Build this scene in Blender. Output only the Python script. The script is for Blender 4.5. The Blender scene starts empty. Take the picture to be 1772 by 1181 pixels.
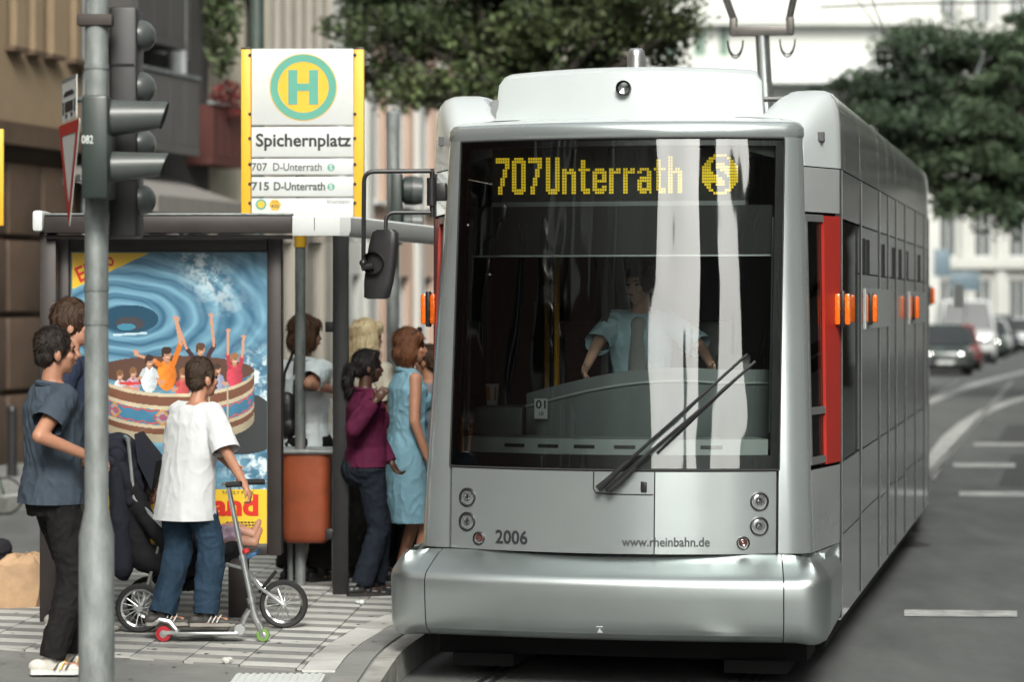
import bpy, bmesh, math, random
import numpy as np
from mathutils import Vector, Matrix, Euler, noise

R = math.radians
random.seed(7)
rng = np.random.default_rng(7)
scene = bpy.context.scene
COL = scene.collection

# ------------------------------------------------------------------ camera
cam_d = bpy.data.cameras.new('camera')
cam = bpy.data.objects.new('camera', cam_d)
COL.objects.link(cam)
CH = 2.12                      # eye height above the road
FPX = 4650.0                   # focal length in photo pixels (photo is 1772 wide)
cam.location = (0, 0, CH)
cam.rotation_euler = (R(90), 0, 0)
cam_d.sensor_width = 36.0
cam_d.lens = FPX / 1772 * 36
cam_d.shift_y = -(590.5 - 525) / 1772
cam_d.clip_start = 0.1
cam_d.clip_end = 1000
cam_d.dof.use_dof = True
cam_d.dof.focus_distance = 15.3
cam_d.dof.aperture_fstop = 1.8
scene.camera = cam

# ------------------------------------------------------------------ sky, sun, exposure
SUN_EL, SUN_AZ = 38.0, 174.0   # hazy sun behind the photographer, down the street
w = bpy.data.worlds.new('World')
scene.world = w
w.use_nodes = True
nt = w.node_tree
nt.nodes.clear()
sky = nt.nodes.new('ShaderNodeTexSky')
sky.sky_type = 'NISHITA'
sky.sun_disc = False
sky.sun_elevation = R(SUN_EL)
sky.sun_rotation = R(SUN_AZ)
sky.air_density = 1.0
sky.dust_density = 6.0
sky.ozone_density = 1.0
hsv = nt.nodes.new('ShaderNodeHueSaturation')
hsv.inputs['Saturation'].default_value = 0.18
bg = nt.nodes.new('ShaderNodeBackground')
bg.inputs['Strength'].default_value = 0.15
out = nt.nodes.new('ShaderNodeOutputWorld')
nt.links.new(sky.outputs[0], hsv.inputs['Color'])
tn = nt.nodes.new('ShaderNodeMix'); tn.data_type = 'RGBA'; tn.blend_type = 'MULTIPLY'; tn.inputs['Factor'].default_value = 1.0
tn.inputs['B'].default_value = (0.985, 1.0, 0.97, 1)          # thin green-grey overcast
nt.links.new(hsv.outputs[0], tn.inputs['A'])
nt.links.new(tn.outputs['Result'], bg.inputs['Color'])
nt.links.new(bg.outputs[0], out.inputs['Surface'])
sd = bpy.data.lights.new('sun', 'SUN')
sd.energy = 1.7
sd.angle = R(16)
sd.color = (1.0, 0.95, 0.87)
so = bpy.data.objects.new('sun', sd)
COL.objects.link(so)
so.rotation_euler = Euler((R(90 - SUN_EL), 0, R(180 - SUN_AZ)), 'XYZ')
so.location = (0, 0, 40)
scene.view_settings.view_transform = 'Standard'
scene.view_settings.look = 'None'
scene.view_settings.exposure = 0.62
scene.view_settings.gamma = 1.0
scene.view_settings.use_curve_mapping = False
scene.render.engine = 'CYCLES'
scene.cycles.use_denoising = True
scene.cycles.max_bounces = 8
scene.cycles.transparent_max_bounces = 12
scene.cycles.sample_clamp_indirect = 8
scene.cycles.caustics_reflective = False
scene.cycles.caustics_refractive = False

# ------------------------------------------------------------------ helpers
def P(px, py, Y):
    """the point at depth Y seen at photo pixel (px, py)"""
    return Vector(((px - 886) / FPX * Y, Y, CH - (py - 525) / FPX * Y))

def tag(o, label=None, cat=None, group=None, kind=None):
    if label: o['label'] = label
    if cat: o['category'] = cat
    if group: o['group'] = group
    if kind: o['kind'] = kind
    return o

def empty(name, loc=(0, 0, 0), rz=0.0, label=None, cat=None, group=None):
    o = bpy.data.objects.new(name, None)
    COL.objects.link(o)
    o.location = loc
    o.rotation_euler = (0, 0, rz)
    o.empty_display_size = 0.2
    return tag(o, label, cat, group)

MATS = {}
def mat(name, rgb, rough=0.6, metal=0.0, var=0.12, scale=6.0, bump=0.0, bscale=40.0, coat=0.0, spec=0.5, emit=0.0, stretch=None, island=0.0, tint=None, place=0.0):
    """procedural principled material: base colour broken up by two noises, fine relief, uneven gloss"""
    if name in MATS: return MATS[name]
    m = bpy.data.materials.new(name)
    m.use_nodes = True
    n = m.node_tree.nodes; l = m.node_tree.links
    b = n['Principled BSDF']
    b.inputs['Roughness'].default_value = rough
    b.inputs['Metallic'].default_value = metal
    b.inputs['Specular IOR Level'].default_value = spec
    b.inputs['Coat Weight'].default_value = coat
    b.inputs['Coat Roughness'].default_value = 0.06
    tc = n.new('ShaderNodeTexCoord')
    src = tc.outputs['Object']
    if place > 0: src = n.new('ShaderNodeNewGeometry').outputs['Position']      # one weathering pattern across all the slabs
    if stretch:
        mp = n.new('ShaderNodeMapping'); mp.inputs['Scale'].default_value = stretch
        l.new(src, mp.inputs['Vector']); src = mp.outputs[0]
    c = tuple(rgb) + (1,)
    if var > 0 or island > 0:
        nz = n.new('ShaderNodeTexNoise'); nz.inputs['Scale'].default_value = scale; nz.inputs['Detail'].default_value = 6; nz.inputs['Roughness'].default_value = 0.65
        l.new(src, nz.inputs['Vector'])
        rp = n.new('ShaderNodeMapRange')
        rp.inputs['From Min'].default_value = 0.3; rp.inputs['From Max'].default_value = 0.7
        rp.inputs['To Min'].default_value = 1 - var; rp.inputs['To Max'].default_value = 1 + var
        l.new(nz.outputs['Fac'], rp.inputs['Value'])
        val = rp.outputs[0]
        if island > 0:
            ge = n.new('ShaderNodeNewGeometry')
            r2 = n.new('ShaderNodeMapRange'); r2.inputs['To Min'].default_value = 1 - island; r2.inputs['To Max'].default_value = 1 + island
            l.new(ge.outputs['Random Per Island'], r2.inputs['Value'])
            mu = n.new('ShaderNodeMath'); mu.operation = 'MULTIPLY'
            l.new(val, mu.inputs[0]); l.new(r2.outputs[0], mu.inputs[1]); val = mu.outputs[0]
        if place > 0:
            oi = n.new('ShaderNodeObjectInfo'); r4 = n.new('ShaderNodeMapRange'); r4.inputs['To Min'].default_value = 1 - place; r4.inputs['To Max'].default_value = 1 + place
            l.new(oi.outputs['Random'], r4.inputs['Value']); m4 = n.new('ShaderNodeMath'); m4.operation = 'MULTIPLY'
            l.new(val, m4.inputs[0]); l.new(r4.outputs[0], m4.inputs[1]); val = m4.outputs[0]
        mx = n.new('ShaderNodeVectorMath'); mx.operation = 'SCALE'
        if tint:
            mc = n.new('ShaderNodeMix'); mc.data_type = 'RGBA'
            n2 = n.new('ShaderNodeTexNoise'); n2.inputs['Scale'].default_value = scale * 0.37; n2.inputs['Detail'].default_value = 3
            l.new(src, n2.inputs['Vector'])
            r3 = n.new('ShaderNodeMapRange'); r3.inputs['From Min'].default_value = 0.42; r3.inputs['From Max'].default_value = 0.68
            l.new(n2.outputs['Fac'], r3.inputs['Value'])
            l.new(r3.outputs[0], mc.inputs['Factor'])
            mc.inputs['A'].default_value = c; mc.inputs['B'].default_value = tuple(tint) + (1,)
            l.new(mc.outputs['Result'], mx.inputs[0])
        else:
            mx.inputs[0].default_value = rgb
        l.new(val, mx.inputs['Scale'])
        l.new(mx.outputs[0], b.inputs['Base Color'])
        rr = n.new('ShaderNodeMapRange'); rr.inputs['To Min'].default_value = max(0.02, rough * 0.85); rr.inputs['To Max'].default_value = min(1, rough * 1.15)
        l.new(nz.outputs['Fac'], rr.inputs['Value']); l.new(rr.outputs[0], b.inputs['Roughness'])
    else:
        b.inputs['Base Color'].default_value = c
    if bump > 0:
        nb = n.new('ShaderNodeTexNoise'); nb.inputs['Scale'].default_value = bscale; nb.inputs['Detail'].default_value = 4
        l.new(src, nb.inputs['Vector'])
        bp = n.new('ShaderNodeBump'); bp.inputs['Strength'].default_value = bump; bp.inputs['Distance'].default_value = 0.01
        l.new(nb.outputs['Fac'], bp.inputs['Height']); l.new(bp.outputs[0], b.inputs['Normal'])
    if emit > 0:
        b.inputs['Emission Color'].default_value = c; b.inputs['Emission Strength'].default_value = emit
    MATS[name] = m
    return m

def glass_mat(name, tint=(0.9, 0.95, 0.93), ior=1.5, wave=0.0, rough=0.0):
    """thin window glass: see-through, mirror by Fresnel, slightly wavy"""
    if name in MATS: return MATS[name]
    m = bpy.data.materials.new(name); m.use_nodes = True
    n = m.node_tree.nodes; l = m.node_tree.links; n.clear()
    o = n.new('ShaderNodeOutputMaterial'); mix = n.new('ShaderNodeMixShader')
    tr = n.new('ShaderNodeBsdfTransparent'); tr.inputs[0].default_value = tuple(tint) + (1,)
    gl = n.new('ShaderNodeBsdfGlossy'); gl.inputs['Roughness'].default_value = rough
    fr = n.new('ShaderNodeFresnel'); fr.inputs['IOR'].default_value = ior
    l.new(fr.outputs[0], mix.inputs[0]); l.new(tr.outputs[0], mix.inputs[1]); l.new(gl.outputs[0], mix.inputs[2]); l.new(mix.outputs[0], o.inputs[0])
    if wave > 0:
        tc = n.new('ShaderNodeTexCoord'); mp = n.new('ShaderNodeMapping'); mp.inputs['Scale'].default_value = (1.7, 1.7, 0.20)
        nz = n.new('ShaderNodeTexNoise'); nz.inputs['Scale'].default_value = 2.6; nz.inputs['Detail'].default_value = 1.3
        bp = n.new('ShaderNodeBump'); bp.inputs['Strength'].default_value = wave; bp.inputs['Distance'].default_value = 0.02
        l.new(tc.outputs['Object'], mp.inputs[0]); l.new(mp.outputs[0], nz.inputs['Vector']); l.new(nz.outputs['Fac'], bp.inputs['Height'])
        l.new(bp.outputs[0], gl.inputs['Normal']); l.new(bp.outputs[0], fr.inputs['Normal'])
    MATS[name] = m
    return m

def link(name, me, parent=None):
    o = bpy.data.objects.new(name, me)
    COL.objects.link(o)
    if parent is not None: o.parent = parent
    return o

class MB:
    """collects shapes into one mesh"""
    def __init__(s): s.v = []; s.f = []; s.m = []; s.mi = 0; s.sm = []; s.smooth = False
    def face(s, idx): s.f.append(tuple(idx)); s.m.append(s.mi); s.sm.append(s.smooth)
    def verts(s, pts):
        b = len(s.v); s.v.extend([tuple(p) for p in pts]); return b
    def quad(s, a, b, c, d):
        i = s.verts((a, b, c, d)); s.face((i, i + 1, i + 2, i + 3))
    def poly(s, pts):
        i = s.verts(pts); s.face(range(i, i + len(pts)))
    def box(s, c, size, rot=None, bev=0.0):
        hx, hy, hz = size[0] / 2, size[1] / 2, size[2] / 2
        if bev > 0:
            bm = bmesh.new(); bmesh.ops.create_cube(bm, size=1)
            bmesh.ops.scale(bm, vec=size, verts=bm.verts)
            bmesh.ops.bevel(bm, geom=bm.edges[:], offset=min(bev, min(size) * 0.45), segments=2, affect='EDGES', profile=0.5)
            M = (rot.to_4x4() if rot is not None else Matrix()); M = Matrix.Translation(c) @ M
            b = s.verts([M @ v.co for v in bm.verts]); bm.verts.index_update()
            for f in bm.faces: s.face([b + v.index for v in f.verts])
            bm.free(); return
        pts = [Vector((x, y, z)) for x in (-hx, hx) for y in (-hy, hy) for z in (-hz, hz)]
        if rot is not None: pts = [rot @ p for p in pts]
        b = s.verts([Vector(c) + p for p in pts])
        for q in ((0, 1, 3, 2), (4, 6, 7, 5), (0, 4, 5, 1), (2, 3, 7, 6), (0, 2, 6, 4), (1, 5, 7, 3)): s.face([b + i for i in q])
    def box2(s, lo, hi, bev=0.0):
        s.box([(a + b) / 2 for a, b in zip(lo, hi)], [abs(b - a) for a, b in zip(lo, hi)], None, bev)
    def cyl(s, p0, p1, r0, r1=None, n=16, caps=True):
        p0, p1 = Vector(p0), Vector(p1); r1 = r0 if r1 is None else r1
        q = (p1 - p0).to_track_quat('Z', 'Y')
        b = s.verts([p0 + q @ Vector((r0 * math.cos(2 * math.pi * i / n), r0 * math.sin(2 * math.pi * i / n), 0)) for i in range(n)])
        s.verts([p1 + q @ Vector((r1 * math.cos(2 * math.pi * i / n), r1 * math.sin(2 * math.pi * i / n), 0)) for i in range(n)])
        for i in range(n):
            j = (i + 1) % n; s.face((b + i, b + j, b + n + j, b + n + i))
        if caps:
            s.face([b + i for i in range(n)][::-1]); s.face([b + n + i for i in range(n)])
    def tube(s, pts, r, n=10, rs=None):
        pts = [Vector(p) for p in pts]
        prev = None; rings = []
        for i, p in enumerate(pts):
            t = (pts[min(i + 1, len(pts) - 1)] - pts[max(i - 1, 0)]).normalized()
            if prev is None: q = t.to_track_quat('Z', 'Y')
            else: q = prev_t.rotation_difference(t) @ prev
            prev, prev_t = q, t
            rr = rs[i] if rs else r
            rings.append(s.verts([p + q @ Vector((rr * math.cos(2 * math.pi * k / n), rr * math.sin(2 * math.pi * k / n), 0)) for k in range(n)]))
        for a, b in zip(rings, rings[1:]):
            for k in range(n):
                j = (k + 1) % n; s.face((a + k, a + j, b + j, b + k))
        s.face([rings[0] + k for k in range(n)][::-1]); s.face([rings[-1] + k for k in range(n)])
    def lathe(s, prof, c=(0, 0, 0), axis='Z', n=24, a0=0.0, a1=2 * math.pi):
        """prof: list of (r, h) along the axis"""
        full = abs(a1 - a0) > 6.28
        m = n if full else n + 1
        rings = []
        for r, h in prof:
            ring = []
            for i in range(m):
                a = a0 + (a1 - a0) * i / n
                x, y, z = r * math.cos(a), r * math.sin(a), h
                if axis == 'X': x, y, z = z, x, y
                elif axis == 'Y': x, y, z = x, -z, y
                ring.append((c[0] + x, c[1] + y, c[2] + z))
            rings.append(s.verts(ring))
        for a, b in zip(rings, rings[1:]):
            for k in range(n):
                j = (k + 1) % m; s.face((a + k, a + j, b + j, b + k))
    def loft(s, secs, closed=True, caps=True):
        """secs: list of equal-length point lists"""
        n = len(secs[0]); ids = [s.verts(q) for q in secs]
        for a, b in zip(ids, ids[1:]):
            for k in range(n if closed else n - 1):
                j = (k + 1) % n; s.face((a + k, a + j, b + j, b + k))
        if caps and closed:
            s.face([ids[0] + k for k in range(n)][::-1]); s.face([ids[-1] + k for k in range(n)])
    def ell(s, c, r, n=14, m=9, rot=None):
        rings = []
        for j in range(m + 1):
            th = math.pi * j / m
            ring = []
            for i in range(n):
                a = 2 * math.pi * i / n
                p = Vector((r[0] * math.sin(th) * math.cos(a), r[1] * math.sin(th) * math.sin(a), r[2] * math.cos(th)))
                if rot is not None: p = rot @ p
                ring.append(Vector(c) + p)
            rings.append(s.verts(ring))
        for a, b in zip(rings, rings[1:]):
            for k in range(n):
                j = (k + 1) % n; s.face((b + k, b + j, a + j, a + k))
    def prism(s, pts, d):
        """flat polygon pts (3-D) pushed by vector d"""
        d = Vector(d); n = len(pts); a = s.verts(pts); b = s.verts([Vector(p) + d for p in pts])
        s.face([a + i for i in range(n)][::-1]); s.face([b + i for i in range(n)])
        for i in range(n):
            j = (i + 1) % n; s.face((a + i, a + j, b + j, b + i))
    def split_by(s, fn):
        """second material on the faces whose normal passes fn"""
        me = bpy.data.meshes.new('t'); me.from_pydata(s.v, [], s.f)
        for i, p in enumerate(me.polygons): s.m[i] = 1 if fn(p.normal) else 0
        bpy.data.meshes.remove(me)
    def mesh(s, name, mats, angle=35):
        me = bpy.data.meshes.new(name)
        me.from_pydata(s.v, [], s.f)
        for m in (mats if isinstance(mats, (list, tuple)) else [mats]): me.materials.append(m)
        me.polygons.foreach_set('material_index', s.m)
        bm = bmesh.new(); bm.from_mesh(me)
        bmesh.ops.remove_doubles(bm, verts=bm.verts, dist=1e-5)
        bmesh.ops.recalc_face_normals(bm, faces=bm.faces)
        bm.to_mesh(me); bm.free()
        if angle:
            me.polygons.foreach_set('use_smooth', [True] * len(me.polygons))
            me.set_sharp_from_angle(angle=R(angle))
        return me
    def build(s, name, mats, parent=None, angle=35):
        return link(name, s.mesh(name, mats, angle), parent)

def mesh_np(name, verts, quads, m, smooth=False):
    me = bpy.data.meshes.new(name)
    nv, nf, k = len(verts), len(quads), quads.shape[1]
    me.vertices.add(nv); me.vertices.foreach_set('co', np.ascontiguousarray(verts, dtype=np.float32).ravel())
    me.loops.add(nf * k); me.loops.foreach_set('vertex_index', np.ascontiguousarray(quads, dtype=np.int32).ravel())
    me.polygons.add(nf); me.polygons.foreach_set('loop_start', np.arange(0, nf * k, k, dtype=np.int32))
    me.update(calc_edges=True); me.validate()
    me.materials.append(m)
    return me

def copy_tree(o, parent=None):
    c = o.copy(); COL.objects.link(c)
    if parent is not None: c.parent = parent
    for ch in list(o.children): copy_tree(ch, c)
    return c

# texts become meshes at the end, laid on a surface by a mapping function
TEXTS = []
def text(name, s, m, parent, w, h, mapf, bold=0.0, kind=None):
    """w x h: the size the lettering is fitted to; mapf(x, y) -> parent-space point, x,y from its lower left corner"""
    cu = bpy.data.curves.new(name, 'FONT'); cu.body = s; cu.size = 1.0; cu.offset = bold; cu.resolution_u = 3; cu.fill_mode = 'FRONT'
    o = bpy.data.objects.new(name, cu); COL.objects.link(o); cu.materials.append(m)
    if parent is not None: o.parent = parent
    TEXTS.append((o, w, h, mapf))
    return o

def plane_map(o, ux, uy):
    o, ux, uy = Vector(o), Vector(ux), Vector(uy)
    return lambda x, y: o + ux * x + uy * y

BLOBS = []
class Blob(MB):
    """overlapping closed shapes, fused later into one continuous skin"""
    def cone(s, p0, p1, r0, r1, n=12, flat=None):
        p0, p1 = Vector(p0), Vector(p1); d = p1 - p0; L = max(d.length, 1e-4); q = d.to_track_quat('Z', 'Y')
        prof = [(0.001, -r0), (r0 * 0.6, -r0 * 0.8), (r0 * 0.92, -r0 * 0.4), (r0, 0), (r1, L), (r1 * 0.92, L + r1 * 0.4), (r1 * 0.6, L + r1 * 0.8), (0.001, L + r1)]
        rings = []
        for r, h in prof:
            ring = []
            for i in range(n):
                a = 2 * math.pi * i / n
                ring.append(p0 + q @ Vector((r * math.cos(a), r * math.sin(a), h)))
            rings.append(s.verts(ring))
        for a, b in zip(rings, rings[1:]):
            for k in range(n):
                j = (k + 1) % n; s.face((a + k, a + j, b + j, b + k))
    def torso(s, secs, n=20, power=2.4):
        """secs: (z, rx, ry, cx, cy)"""
        L = []
        for z, rx, ry, cx, cy in secs:
            ring = []
            for i in range(n):
                a = 2 * math.pi * i / n
                ca, sa = math.cos(a), math.sin(a)
                k = (abs(ca) ** power + abs(sa) ** power) ** (-1 / power)
                ring.append((cx + rx * k * ca, cy + ry * k * sa, z))
            L.append(ring)
        s.loft(L)
    def fuse(s, name, m, parent, voxel=0.009, smooth=4, disp=None):
        me = bpy.data.meshes.new(name); me.from_pydata(s.v, [], s.f); me.materials.append(m)
        bm = bmesh.new(); bm.from_mesh(me); bmesh.ops.remove_doubles(bm, verts=bm.verts, dist=1e-5); bmesh.ops.recalc_face_normals(bm, faces=bm.faces); bm.to_mesh(me); bm.free()
        o = link(name, me, parent)
        r = o.modifiers.new('r', 'REMESH'); r.mode = 'VOXEL'; r.voxel_size = voxel; r.use_smooth_shade = True
        if smooth:
            k = o.modifiers.new('s', 'SMOOTH'); k.factor = 0.5; k.iterations = smooth
        BLOBS.append((o, disp))
        return o

def folds(amp, fx=(9, 9, 4), seed=0.0):
    off = Vector((seed, seed * 2.3, seed * 0.7))
    def f(p):
        wv = Vector((noise.noise(p * 4 + off), noise.noise(p * 4 + off * 2), noise.noise(p * 3 - off))) * 0.9
        q = Vector((p.x * fx[0], p.y * fx[1], p.z * fx[2])) + off + wv
        a = noise.noise(q); c = 1 - 2 * abs(noise.noise(q * 1.7 + Vector((3, 1, 7)))) ; e = 1 - 2 * abs(noise.noise(Vector((p.x * 16 + p.z * 9, p.y * 16, p.z * 13 - p.x * 8)) + off))
        return amp * (0.6 * a + 0.75 * max(c, 0) ** 2 + 0.35 * max(e, 0) ** 2 - 0.3)
    return f

def strands(me, n, L, seed):
    """lay n thin locks over a fused hair shape so that its outline and sheen break up"""
    g_ = np.random.default_rng(seed); nv = len(me.vertices)
    co = np.empty(nv * 3, np.float32); no = np.empty(nv * 3, np.float32); me.vertices.foreach_get('co', co); me.vertices.foreach_get('normal', no)
    co = co.reshape(-1, 3); no = no.reshape(-1, 3); i = g_.integers(0, nv, n); p, q = co[i], no[i]
    dn = np.array([0, 0, -1.0]) + g_.normal(size=(n, 3)) * .35 + np.stack([np.zeros(n), -.25 * np.ones(n), np.zeros(n)], 1)
    t = dn - q * (dn * q).sum(1)[:, None]; t /= np.linalg.norm(t, axis=1)[:, None] + 1e-6
    s = np.cross(q, t); l = L * (.5 + g_.random((n, 1))); wd = .0016 + .0016 * g_.random((n, 1))
    a = p + q * .001; b_ = p + t * l * .5 + q * (.003 + .004 * g_.random((n, 1))); c = p + t * l + q * (.001 + .009 * g_.random((n, 1)) ** 2)
    V_ = np.stack([a - s * wd, a + s * wd, b_ + s * wd, b_ - s * wd, c], 1).reshape(-1, 3)
    bm = bmesh.new(); bm.from_mesh(me)
    vs = [bm.verts.new(v) for v in V_]
    for k in range(n):
        o = k * 5; bm.faces.new((vs[o], vs[o + 1], vs[o + 2], vs[o + 3])); bm.faces.new((vs[o + 3], vs[o + 2], vs[o + 4]))
    bm.to_mesh(me); bm.free()

HAIRL = {}
CUTS = {}
def cut_open(me, planes):
    """open the hems: slice the cloth at each plane (point, outward normal, radius) and drop what lies beyond"""
    bm = bmesh.new(); bm.from_mesh(me)
    for p, n, r in planes:
        fs = [f for f in bm.faces if (f.calc_center_median() - p).length < r]
        es = {e for f in fs for e in f.edges}; vs = {v for f in fs for v in f.verts}
        bmesh.ops.bisect_plane(bm, geom=list(vs) + list(es) + fs, plane_co=p, plane_no=n, dist=1e-5, clear_outer=True)
    bm.to_mesh(me); bm.free(); me.update()

def finish():
    bpy.context.view_layer.update()
    dg = bpy.context.evaluated_depsgraph_get()
    for o, disp in BLOBS:
        me = bpy.data.meshes.new_from_object(o.evaluated_get(dg))
        o.modifiers.clear(); old = o.data; o.data = me; bpy.data.meshes.remove(old)
        if disp is not None:
            n = len(me.vertices); co = np.empty(n * 3, np.float32); no = np.empty(n * 3, np.float32)
            me.vertices.foreach_get('co', co); me.vertices.foreach_get('normal', no)
            d = np.array([disp(v.co) for v in me.vertices], np.float32)
            co = co.reshape(-1, 3) + no.reshape(-1, 3) * d[:, None]
            me.vertices.foreach_set('co', co.ravel()); me.update()
        if o.name.split('.')[0] == 'hair': strands(me, 1500, HAIRL.get(o.name, .045), len(me.vertices))
        if o.name in CUTS: cut_open(me, CUTS[o.name])
        me.polygons.foreach_set('use_smooth', [True] * len(me.polygons))
    for o, w_, h_, mapf in TEXTS:
        me = bpy.data.meshes.new_from_object(o.evaluated_get(dg))
        n = len(me.vertices); co = np.empty(n * 3, np.float32); me.vertices.foreach_get('co', co); co = co.reshape(-1, 3)
        lo, hi = co.min(0), co.max(0)
        sx = w_ / max(hi[0] - lo[0], 1e-6); sy = h_ / max(hi[1] - lo[1], 1e-6)
        new = [mapf((c[0] - lo[0]) * sx, (c[1] - lo[1]) * sy) for c in co]
        me.vertices.foreach_set('co', np.array([tuple(p) for p in new], np.float32).ravel()); me.update()
        nm, par = o.name, o.parent
        props = {k: o[k] for k in o.keys()}
        bpy.data.objects.remove(o)
        no_ = link(nm, me, par)
        for k, v_ in props.items(): no_[k] = v_

# ------------------------------------------------------------------ shared materials
M = {}
M['asphalt'] = mat('asphalt', (0.125, 0.133, 0.130), 0.85, var=0.2, scale=2.2, bump=0.5, bscale=90, tint=(0.098, 0.105, 0.103), stretch=(1.6, .45, 1))
M['asphalt2'] = mat('worn_asphalt', (0.23, 0.235, 0.225), 0.9, var=0.2, scale=1.6, bump=0.5, bscale=80, tint=(0.175, 0.18, 0.17))
M['line'] = mat('road_paint', (0.46, 0.475, 0.46), 0.75, var=0.4, scale=7, tint=(.30, .31, .30), bump=0.2)
M['tile_l'] = mat('light_paver', (0.55, 0.555, 0.53), 0.85, var=0.2, scale=2.2, bump=0.3, bscale=70, place=.09, tint=(.44, .44, .41))
M['tile_l2'] = mat('light_paver_worn', (0.49, 0.495, 0.47), 0.85, var=0.22, scale=2.2, bump=0.3, bscale=70, place=.1, tint=(.38, .38, .355))
M['tile_d'] = mat('grey_paver', (0.225, 0.23, 0.222), 0.88, var=0.22, scale=2.2, bump=0.3, bscale=70, place=.12)
M['tile_d2'] = mat('grey_paver_worn', (0.25, 0.25, 0.238), 0.88, var=0.22, scale=2.2, bump=0.3, bscale=70, place=.12)
M['kerb'] = mat('kerb_stone', (0.40, 0.40, 0.375), 0.85, var=0.28, scale=5, bump=0.4, place=.1, tint=(.28, .275, .255))
M['galv'] = mat('galvanised_steel', (0.25, 0.275, 0.27), 0.6, 0.3, var=0.34, scale=14, bump=0.08, bscale=60, stretch=(1, 1, 0.35), tint=(0.16, 0.175, 0.17))
M['black'] = mat('black_plastic', (0.016, 0.016, 0.017), 0.4, var=0.2, scale=8)
M['rubber'] = mat('black_rubber', (0.02, 0.02, 0.02), 0.75, var=0.2, scale=20)
M['dark'] = mat('dark_void', (0.012, 0.012, 0.013), 0.9, var=0.1)
M['brown_frame'] = mat('dark_brown_metal', (0.036, 0.029, 0.028), 0.45, 0.2, var=0.15, scale=6)
M['white'] = mat('white_enamel', (0.62, 0.65, 0.64), 0.35, var=0.04, scale=5)
M['white2'] = mat('weathered_white', (0.66, 0.69, 0.68), 0.45, var=0.08, scale=4)
M['yellow'] = mat('sign_yellow', (0.82, 0.46, 0.03), 0.45, var=0.06)
M['sgreen'] = mat('sign_green', (0.10, 0.36, 0.27), 0.5, var=0.06)
M['ink'] = mat('black_print', (0.02, 0.02, 0.025), 0.5, var=0.0)
M['chrome'] = mat('chrome', (0.75, 0.76, 0.76), 0.12, 1.0, var=0.05)
M['alu'] = mat('brushed_aluminium', (0.66, 0.68, 0.68), 0.3, 0.9, var=0.08, scale=20)
M['red'] = mat('tram_red', (0.40, 0.026, 0.016), 0.42, var=0.06)
M['amber'] = mat('amber_lens', (0.9, 0.16, 0.01), 0.2, var=0.25, scale=60, coat=0.5)
M['bumper'] = mat('bumper_silver', (0.50, 0.55, 0.545), 0.36, 0.95, var=0.03, scale=2.0)
M['silver'] = mat('silver_paint', (0.52, 0.575, 0.575), 0.24, 0.72, var=0.035, scale=2.0, coat=0.35)
M['silver_side'] = mat('silver_side_paint', (0.60, 0.64, 0.63), 0.13, 0.5, var=0.06, scale=2.0, coat=0.5, bump=0.006, bscale=4)
M['roof_and_glare'] = mat('roof_paint_and_glare', (0.56, 0.61, 0.615), 0.26, 0.1, var=0.03, scale=3, coat=0.3)  # roof colour, also on the brightened faces of header and fairings
M['sglass'] = mat('dark_side_glass', (0.012, 0.014, 0.014), 0.04, 0.0, var=0.1, coat=0.8, spec=0.8)
M['glass'] = glass_mat('windscreen_glass', (0.86, 0.92, 0.90), 2.05, wave=0.5, rough=0.035)
M['pane'] = mat('window_pane', (0.03, 0.034, 0.036), 0.06, 0.0, var=0.3, scale=0.7, spec=0.6)
# ------------------------------------------------------------------ ground
TH = R(11.94)                                  # the tram stands turned by this much
AX = Vector((math.sin(TH), math.cos(TH), 0))   # backwards along the tram
RT = Vector((math.cos(TH), -math.sin(TH), 0))
TO = Vector((0.47, 14.5, 0))
def T2W(u, v, z=0): return TO + RT * u + AX * v + Vector((0, 0, z))
PZ = 0.17

g = MB(); g.quad((-400, -300, 0), (400, -300, 0), (400, 600, 0), (-400, 600, 0))
tag(g.build('road', M['asphalt'], None, 0), 'grey asphalt road beside and in front of the tram', None, None, 'structure')

# kerb line (world x as a function of y), then along the tram
KP = [(-1.9, 9.0), (-1.05, 11.5), (-0.72, 13.0), (-0.677, 13.9), (-0.645, 14.77), (-0.60, 15.3), (-0.50, 16.0)]
for s_ in (0.6, 3, 6, 12, 24, 40): KP.append((-0.50 + 0.2115 * s_, 16.0 + s_))
def kx(y):
    for (xa, ya), (xb, yb) in zip(KP, KP[1:]):
        if y <= yb or (xb, yb) == KP[-1]: return xa + (xb - xa) * (y - ya) / (yb - ya)
def koff(y, d):
    e = 0.05; n = Vector((kx(y + e) - kx(y - e), 2 * e)).normalized()
    return (kx(y) - n.y * d, y + n.x * d)
def lx(y): return -3.55 + 0.2115 * (y - 17.9)     # far edge of the platform island
ys = [9 + 0.5 * i for i in range(0, 32)] + [26, 30, 36, 44, 52]
sl = MB()
for z0 in (PZ - 0.012,):
    top = [Vector((koff(y, 0.02)[0], y, z0)) for y in ys] ; lft = [Vector((lx(y), y, z0)) for y in ys]
    for i in range(len(ys) - 1):
        sl.quad(lft[i], top[i], top[i + 1], lft[i + 1])
        sl.quad(lft[i], lft[i + 1], lft[i + 1] - Vector((0, 0, .3)), lft[i] - Vector((0, 0, .3)))
        sl.quad(top[i], top[i + 1], top[i + 1] - Vector((0, 0, .3)), top[i] - Vector((0, 0, .3)))
pav = sl.build('platform_pavement', M['asphalt2'], None, 0)
tag(pav, 'stop platform paved with striped light and grey slabs', None, None, 'structure')

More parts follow.
